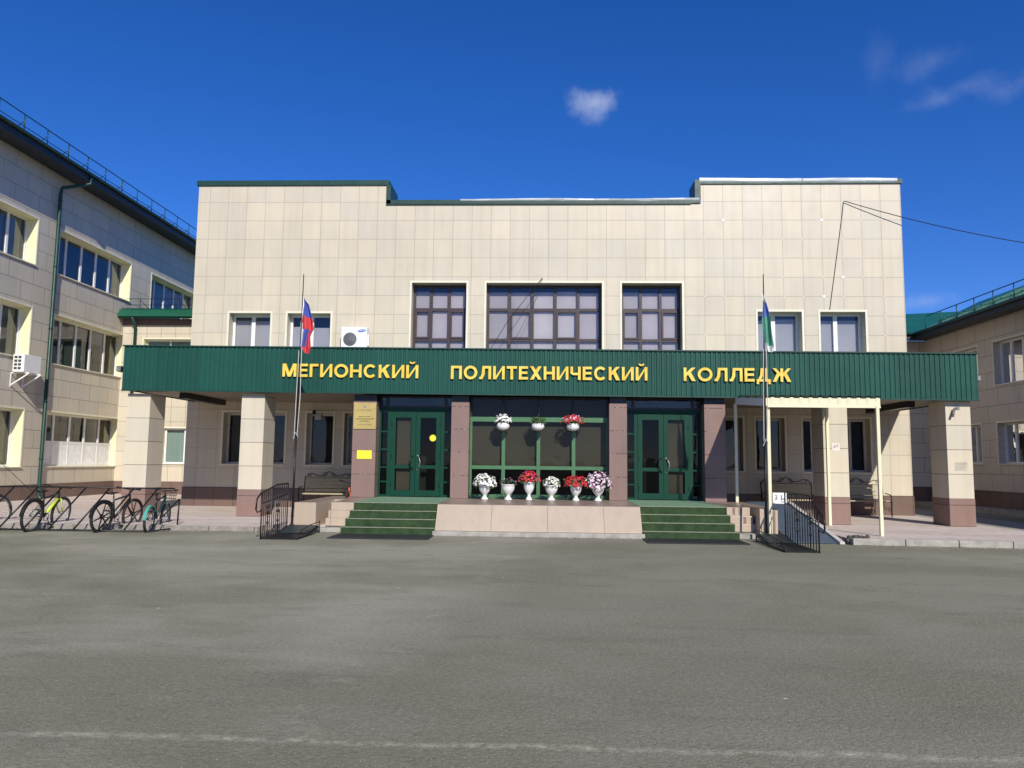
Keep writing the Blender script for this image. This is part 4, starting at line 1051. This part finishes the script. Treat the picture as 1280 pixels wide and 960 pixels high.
# ------------------------------------------------------------------ bicycles
BN = [0]
def bicycle(name, label, fcol, accent=None, mag=False, R_=.34, guard=None, basket=False, scale=1.0, group='bicycles in the rack'):
    r = proto(name, label, 'bicycle', group)
    BN[0] += 1; nm_ = str(BN[0])
    fm = plain('bike_paint_'+nm_, fcol, .35, 0, .05, 5); am = plain('bike_accent_'+nm_, accent, .35, 0, .05, 5) if accent else fm
    wb = 1.06
    for cx_ in (0, wb):
        m = MB(); m.tube([(cx_+R_*math.cos(a), 0, R_+R_*math.sin(a)-.0) for a in [i*math.pi/16 for i in range(32)]], .031, 8, closed=True)
        wv = m.build('wheel', M_TYRE, r)
        m = MB(); m.tube([(cx_+(R_-.035)*math.cos(a), 0, R_+(R_-.035)*math.sin(a)) for a in [i*math.pi/16 for i in range(32)]], .012, 6, closed=True)
        m.tube([(cx_,-.05,R_), (cx_,.05,R_)], .022, 8)
        if mag:
            for k in range(6):
                a = k*math.pi/3+.3; m.tube([(cx_,0,R_), (cx_+(R_-.04)*math.cos(a),0,R_+(R_-.04)*math.sin(a))], [.020,.012], 5)
        else:
            for k in range(16):
                a = k*math.pi/8; m.tube([(cx_,.02*(-1)**k,R_), (cx_+(R_-.04)*math.cos(a),0,R_+(R_-.04)*math.sin(a))], .0022, 4)
        m.build('rim', M_IRON if mag else M_GREYM, wv)
    m = MB(); bb = (.42,0,.29); st = (.30,0,.78); ht = (.86,0,.80); hb = (.89,0,.66)
    m.tube([bb, (.86,0,.69)], .030, 8); m.tube([(.32,0,.70), ht], .022, 8); m.tube([bb, st], .017, 8)
    for s in (-1, 1): m.tube([bb, (.2,s*.05,.31), (0,s*.06,R_)], .010, 6); m.tube([(.32,0,.68), (0,s*.06,R_)], .009, 6)
    m.tube([ht, hb], .024, 8); m.build('frame', fm, r)
    if accent and name == 'bicycle' and not basket: m = MB(); m.tube([(.50,0,.365), (.83,0,.663)], .034, 8); m.build('down_tube', am, r)
    m = MB(); 
    for s in (-1, 1): m.tube([(.90,s*.05,.66), (.93,s*.055,.5), (wb,s*.055,R_)], .014, 6)
    m.tube([(.90,-.055,.66), (.90,.055,.66)], .018, 6); m.build('fork', am, r)
    m = MB(); m.tube([(.855,0,.80),(.83,0,.92)], .016, 6); m.tube([(.79,-.31,.96),(.83,-.1,.93),(.83,.1,.93),(.79,.31,.96)], .011, 8)
    for s in (-1, 1): m.tube([(.79,s*.31,.96),(.775,s*.21,.953)], .017, 8); m.tube([(.80,s*.2,.94),(.86,s*.26,.92)], .006, 5)
    m.build('handlebar', M_IRON, r)
    m = MB(); m.tube([(.30,0,.78),(.285,0,.86)], .013, 6)
    m.add([(.12,-.07,.88),(.12,.07,.88),(.30,.04,.885),(.42,.015,.88),(.42,-.015,.88),(.30,-.04,.885),(.12,-.06,.84),(.12,.06,.84),(.30,.03,.85),(.42,.012,.855),(.42,-.012,.855),(.30,-.03,.85)],
          [(0,1,2,5),(5,2,3,4),(6,11,8,7),(11,10,9,8),(0,6,7,1),(1,7,8,2),(2,8,9,3),(3,9,10,4),(4,10,11,5),(5,11,6,0)], True)
    m.build('saddle', M_IRON, r)
    m = MB(); m.tube([(.42+.085*math.cos(a), -.06, .29+.085*math.sin(a)) for a in [i*math.pi/8 for i in range(16)]], .007, 5, closed=True)
    m.tube([(.42,-.08,.29),(.50,-.10,.14)], .010, 5); m.tube([(.42,.06,.29),(.34,.10,.44)], .010, 5); m.box((.46,-.16,.12), (.55,-.08,.145)); m.box((.29,.08,.43), (.38,.16,.455))
    m.tube([(.42,-.06,.375),(0,-.06,R_+.04)], .005, 4); m.tube([(.42,-.06,.205),(0,-.06,R_-.04)], .005, 4)
    m.build('crank', M_IRON, r)
    if guard:
        m = MB(); pts = []
        for i in range(13):
            a = R(35+i*12); pts.append((R_*1.13*math.cos(a), 0, R_+R_*1.13*math.sin(a)))
        for a, b in zip(pts[:-1], pts[1:]):
            m.quad((a[0],-.035,a[2]), (a[0],.035,a[2]), (b[0],.035,b[2]), (b[0],-.035,b[2])); m.quad((a[0],-.037,a[2]), (b[0],-.037,b[2]), (b[0]*.97,-.037,b[2]-.03), (a[0]*.97,-.037,a[2]-.03))
            m.quad((a[0],.037,a[2]), (b[0],.037,b[2]), (b[0]*.97,.037,b[2]-.03), (a[0]*.97,.037,a[2]-.03))
        m.build('mudguard', guard, r)
    if basket:
        m = MB()
        for z in (.72,.80,.88):
            m.tube([(.95,-.14,z),(1.2,-.16,z),(1.2,.16,z),(.95,.14,z)], .006, 4, closed=True)
        for (x, y) in ((.95,-.14),(1.2,-.16),(1.2,.16),(.95,.14),(1.08,-.15),(1.08,.15),(1.2,0),(.95,0)): m.tube([(x*.97+.03,y*.85,.70),(x,y,.88)], .005, 4)
        m.build('basket', M_IRON, r)
    return r
def put(o, x, y, z, rz, lean=0, s=1): o.location = (x,y,z); o.rotation_euler = (lean,0,rz); o.scale = (s,s,s)
k = bicycle('bicycle', 'black and neon yellow mountain bicycle parked in the rack near the green downpipe', (.03,.03,.032), (.55,.68,.05), guard=M_IRON); put(k, .26,-7.32,.0, R(92), R(6), .97)
k = bicycle('bicycle', 'black bicycle with spoked mag wheels and front turned right, second from the rack end', (.03,.03,.035), None, True, guard=M_IRON); put(k, 1.72,-7.22,.0, R(83), R(5), .94)
k.name = 'bicycle'
k = bicycle('bicycle', 'small dark bicycle with a teal rear mudguard at the right end of the rack', (.02,.05,.05), (.03,.09,.085), False, .29, plain('teal_guard', (.06,.34,.26), .4), True); put(k, 2.66,-7.05,.0, R(98), R(4), .92)
k = bicycle('bicycle', 'black bicycle cut by the left edge of the rack row', (.025,.025,.025), None); put(k, -1.72,-7.05,.0, R(72), R(-5), 1.0)
k = bicycle('bicycle', 'orange bicycle leaning against the brown pillar next to the bench', (.60,.10,.03), (.62,.12,.04), group='bicycles by the entrance'); put(k, 5.95,-3.05,.122, R(-82), R(-6), .95)
# give the accent colour to one frame tube of the yellow bicycle
# ------------------------------------------------------------------ rack
RK = root('bike_rack', (.2,-6.95,0), 'long black steel bicycle rack with slanting bars along the kerb', 'bicycle rack')
m = MB(); rx0, rx1 = -3.4, 3.05; yf, yb, zt_ = -7.18, -6.55, .90
m.tube([(rx0,yf,.03),(rx1-.3,yf,.03),(rx1,yb,.05),(rx0,yb,.05)], .018, 6, closed=True); m.build('base_frame', M_IRON, RK)
m = MB(); m.tube([(rx0,yb+.1,zt_),(rx1-.15,yb+.1,zt_)], .018, 6); m.tube([(rx1,yb,.05),(rx1+.01,yb+.02,.68)], .018, 6); m.tube([(rx0,yb,.05),(rx0,yb+.1,zt_)], .018, 6); m.build('top_rail', M_IRON, RK)
x = rx0+.15
while x < rx1-.35:
    m = MB(); m.tube([(x,yf,.03),(x+.33,yb+.1,zt_)], .018, 6); m.build('rack_bar', M_IRON, RK); x += .545
m = MB(); m.tube([(rx1-.3,yf,.03),(rx1+.01,yb+.02,.68)], .014, 6); m.build('rack_bar', M_IRON, RK)

# ------------------------------------------------------------------ planters
def blooms(par, c, rad, mats, n, size, hz=.8, leaf=M_LEAF, nl=120, drop=0):
    rad *= 1.28; n = int(n*1.9); size *= 1.05; nl = int(nl*1.5); m = MB()
    for i in range(nl):
        a = random.uniform(0, 2*math.pi); q = rad*math.sqrt(random.random())*1.02; z = random.uniform(-.02-drop, rad*hz*.75)
        p = Vector((c[0]+q*math.cos(a), c[1]+q*math.sin(a), c[2]+z)); s = random.uniform(.014,.032)
        u = Vector((random.uniform(-1,1), random.uniform(-1,1), random.uniform(-.5,.5))).normalized()*s; v = u.orthogonal().normalized()*s*.7
        m.quad(p-u, p-v, p+u, p+v)
    for i in range(10): 
        a = random.uniform(0, 2*math.pi); m.tube([(c[0],c[1],c[2]-.03), (c[0]+rad*.7*math.cos(a), c[1]+rad*.7*math.sin(a), c[2]+rad*hz*.6*random.random())], .004, 4)
    m.build('foliage', leaf, par)
    m = MB()
    for i in range(n):
        # heads spread on an uneven dome
        a = random.uniform(0, 2*math.pi); e = math.asin(random.uniform(-.25 if drop else 0, 1)); k = random.uniform(.72, 1.08)
        p = Vector((c[0]+rad*k*math.cos(e)*math.cos(a), c[1]+rad*k*math.cos(e)*math.sin(a)*.9, c[2]+rad*hz*k*math.sin(e)+.02))
        nrm = (p-Vector(c)+Vector((0,-.3*rad,.2*rad))).normalized(); u = nrm.orthogonal().normalized(); v = nrm.cross(u); s = size*random.uniform(.7,1.25)
        m.cur = min(len(mats)-1, int(random.random()**1.6*len(mats)))
        for j in range(5):
            t = 2*math.pi*j/5+random.random()*.3; d1 = math.cos(t)*u+math.sin(t)*v; d2 = -math.sin(t)*u+math.cos(t)*v
            m.quad(p, p+d1*s*.6+d2*s*.42+nrm*s*.15, p+d1*s+nrm*s*.05*random.uniform(-2,3), p+d1*s*.6-d2*s*.42+nrm*s*.15)
    return m.build('blossoms', mats, par)
def urn(label, x, y, h, rr_, kind):
    r = root('flower_urn', (x,y,TZ+.002), label, 'planter', 'white urns of flowers between the doors'); z = TZ+.002
    prof = [(.095,0),(.10,.02),(.075,.05),(.045,.09),(.042,.12),(.06,.15),(.11,.20),(.145,.27),(.160,.35),(.163,.385),(.178,.395),(.178,.42),(.160,.42),(.150,.36),(.05,.34)]
    m = MB(); m.lathe([(a*rr_, b*h/.42) for a, b in prof], (x,y,z), 24); m.build('urn', M_WHITE, r)
    m = MB(); m.lathe([(.01,0),(.148*rr_,.0),(.148*rr_,.012),(.01,.02)], (x,y,z+h*.93), 16); m.build('soil', M_SOIL, r)
    c = (x, y, z+h)
    if kind == 'white': blooms(r, c, .22, [M_PWHITE], 95, .030, .85, drop=.08)
    if kind == 'whitesmall': blooms(r, c, .17, [M_PWHITE, M_PWHITE, plain('cream_petal', (.75,.72,.50), .6)], 62, .026, .85, drop=.06)
    if kind == 'dark': blooms(r, c, .17, [plain('withered_petal', (.16,.09,.13), .7), M_PPINK], 22, .018, .7, M_LEAFD, 110)
    if kind == 'red': blooms(r, c, .21, [M_PRED, plain('bright_red_petal', (.70,.05,.06), .6), M_PPURP], 120, .028, .9, nl=110)
    if kind == 'redwide': blooms(r, c, .24, [M_PRED, plain('deep_red_petal', (.42,.01,.03), .6)], 120, .028, .68, nl=110, drop=.03)
    if kind == 'pink': blooms(r, c, .26, [M_PPINK, M_PWHITE, M_PPINK, M_PPURP], 130, .030, .95, nl=150, drop=.1)
    return r
random.seed(21)
uy = -4.28
urn('white urn overflowing with white flowers, leftmost on the terrace', 9.62, uy, .37, .92, 'white')
urn('white urn with sparse dark withered plants, second from the left', 10.20, uy, .38, 1.0, 'dark')
urn('tall narrow white urn heaped with red flowers', 10.71, uy, .44, .84, 'red')
urn('white urn with small creamy white flowers between two red-flowered urns', 11.26, uy, .37, .98, 'whitesmall')
urn('white urn with wide low bunch of deep red flowers', 11.86, uy, .38, .90, 'redwide')
urn('white urn with large bunch of pink and white flowers, rightmost on the terrace', 12.40, uy, .38, .95, 'pink')
def hanging(label, x, kind):
    y, z = -3.86, 2.36
    r = root('hanging_planter', (x,y,z), label, 'hanging planter', 'hanging flower pots before the glazed front')
    m = MB(); m.lathe([(.05,0),(.115,.02),(.155,.07),(.165,.11),(.155,.16),(.135,.19),(.125,.19),(.13,.14),(.03,.13)], (x,y,z), 22); m.build('pot', M_WHITE, r)
    m = MB()
    for a in (.5, 2.6, 4.7): m.tube([(x+.13*math.cos(a),y+.13*math.sin(a),z+.18), (x,y,z+.62)], .005, 5)
    m.tube([(x,y,z+.62),(x,y,3.285)], .010, 6); m.build('hanger', M_IRON, r)
    c = (x,y,z+.19)
    if kind == 'white': blooms(r, c, .17, [M_PWHITE], 62, .030, 1.0, nl=70)
    elif kind == 'green': blooms(r, c, .15, [M_PPURP], 3, .02, 1.0, nl=230)
    else: blooms(r, c, .24, [M_PRED, M_PRED, M_PPINK], 90, .026, .65, nl=120)
    return r
hanging('left hanging white pot with round ball of white flowers', 10.03, 'white')
hanging('middle hanging white pot with only green leaves', 10.915, 'green')
hanging('right hanging white pot with spreading red flowers', 11.80, 'red')

# ------------------------------------------------------------------ small things on walls
def ac_unit(label, x0, x1, y0, y1, z0, z1, face):
    """outdoor unit; face 'y': the fan looks to -y, face 'x': fan looks to +x"""
    r = root('air_conditioner', ((x0+x1)/2, (y0+y1)/2, z0), label, 'air conditioner')
    m = MB(); m.box((x0,y0,z0), (x1,y1,z1)); m.build('casing', M_WHITE, r, .015)
    return r
r = ac_unit('white air conditioner unit with round fan grille standing on the green canopy', 4.86, 5.66, -.42, -.10, 4.98, 5.62, 'y')
m = MB(); cxx, czz = 5.14, 5.24
m.lathe([(.205,0),(.205,.006),(.19,.010)], (0,0,0), 28); m.v = [(cxx+a, -.424-c, czz+b) for a, b, c in m.v]; m.build('fan_recess', plain('dark_grille_back', (.10,.10,.10), .6), r)
m = MB()
for q in range(1, 9): m.tube([(cxx+.024*q*math.cos(a), -.438, czz+.024*q*math.sin(a)) for a in [i*math.pi/14 for i in range(28)]], .0042, 4, closed=True)
for k in range(8): a = k*math.pi/4; m.tube([(cxx,-.438,czz), (cxx+.2*math.cos(a),-.438,czz+.2*math.sin(a))], .004, 4)
m.build('fan_grille', M_GREYM, r)
m = MB(); el = [(5.50+.13*math.cos(a)*math.cos(.12)-.04*math.sin(a)*math.sin(.12), 5.50+.13*math.cos(a)*math.sin(.12)+.04*math.sin(a)*math.cos(.12)) for a in [i*math.pi/12 for i in range(24)]]
m.prism(el, 1, -.4265, -.4205); m.build('logo', plain('blue_logo', (.10,.16,.50), .4), r)
text_mesh('SAMSUNG', .05, 'logo_lettering', M_WHITE, r, (5.50,-.4275,5.50), .0004, .001, .19, fit_h=.028)
m = MB(); m.box((5.662,-.33,5.05),(5.70,-.2,5.4)); m.build('valve_cover', M_WHITE, r)
m = MB(); 
for x in (5.0, 5.5): m.box((x,-.45,4.24), (x+.05,-.05,4.975))
m.build('stand', M_GREYM, r)
r = ac_unit('white air conditioner unit on brackets beneath a second floor window of the left wing', XL+.12, XL+.50, .55, 1.38, 4.28, 4.86, 'x')
m = MB()
for i in range(2):
    for j in range(4): m.box((XL+.17+i*.13,.545,4.36+j*.12), (XL+.27+i*.13,.5495,4.44+j*.12))
m.build('side_vents', plain('dark_vent', (.05,.05,.05), .6), r)
for y in (.65, 1.22):
    m = MB(); m.box((XL+.01,y,4.24), (XL+.62,y+.04,4.276)); m.obox((XL+.32,y+.02,4.06), (.29,0,.19), (0,.015,0), (-.01,0,.015)); m.box((XL+.003,y,3.8),(XL+.02,y+.04,4.26)); m.build('bracket', M_WHITE, r)
def lamp(label, x, y, z, d=-1):
    r = root('floodlight', (x,y,z), label, 'floodlight', 'floodlights at the canopy ends')
    m = MB(); m.box((x-.07,y-.14,z), (x+.07,y+.10,z+.15)); m.build('housing', M_BLKF, r, .02)
    m = MB(); m.box((x-.055,y-.147,z+.015), (x+.055,y-.141,z+.135)); m.build('lens', M_GREYM, r)
    m = MB(); m.tube([(x+.06*d,y,z+.075),(x+.19*d,y,z+.075)], .02, 6); m.build('arm', M_BLKF, r)
lamp('black floodlight on the left end of the green canopy', .07, -3.9, 3.78, 1)
lamp('black floodlight on the right end of the green canopy', 21.86, -3.75, 3.70, -1)
r = root('security_camera', (21.3,-3.94,2.95), 'small grey security camera at the top of the rightmost outer pillar', 'camera')
m = MB(); m.tube([(21.12,-4.02,2.80),(21.19,-3.98,2.99)], .032, 10); m.build('housing', plain('camera_grey', (.16,.15,.13), .4), r)
m = MB(); m.box((21.24,-3.945,2.98), (21.34,-3.932,3.08)); m.tube([(21.29,-3.95,3.03),(21.2,-3.97,3.01)], .015, 6); m.build('mount', M_GREYM, r)
r = root('wall_lamp', (4.15,-.1,2.75), 'small grey lamp on the shaded wall behind the left flagpole', 'lamp')
m = MB(); m.box((4.12,-.34,2.78),(4.32,-.14,2.94)); m.build('lamp_head', plain('lamp_grey', (.42,.40,.36), .5), r, .01)
m = MB(); m.tube([(4.0,-.03,3.02),(4.0,-.16,3.0),(4.14,-.24,2.92)], .02, 6); m.box((3.95,-.03,2.96),(4.05,-.002,3.08)); m.build('bracket', M_IRON, r)

# ------------------------------------------------------------------ cables
def cable(pts, rad, label):
    m = MB(); m.tube(pts, rad, 5); o = m.build('cable', M_IRON); c = Vector(pts[0])
    o.data.transform(Matrix.Translation(-c)); o.location = c; return tag(o, label, 'cable')
def sag(a, b, s, n=24):
    a, b = Vector(a), Vector(b); return [a+(b-a)*(i/n)-Vector((0,0,s*4*(i/n)*(1-i/n))) for i in range(n+1)]
cable([(19.74,-.02,6.28),(19.95,-.02,7.6),(20.2,-.02,9.2),(20.26,-.03,9.66)], .008, 'thin cable running up the facade from the top of the right upper window')
cable(sag((20.26,-.05,9.68), (33,-1.2,7.5), .62), .013, 'black overhead cable from the top right of the facade out over the right wing')
cable(sag((XL+.1,-1.3,2.4), (XL+.32,1.75,.35), .0, 6), .009, 'thin dark cable slanting down the wall of the left wing below the air conditioner')
cable([(11.0,-.03,7.25),(10.6,-.28,6.7),(9.9,-.5,5.7),(9.1,-.9,4.25)], .009, 'thin black cable crossing the wide middle window down to the canopy')
cable([(11.0,-.02,7.22),(10.85,-.3,6.6),(10.3,-.7,5.4),(9.55,-1.4,4.24)], .006, 'thinner second cable crossing the wide middle window')

for o in list(bpy.data.objects):
    if '_o' in o: del o['_o']
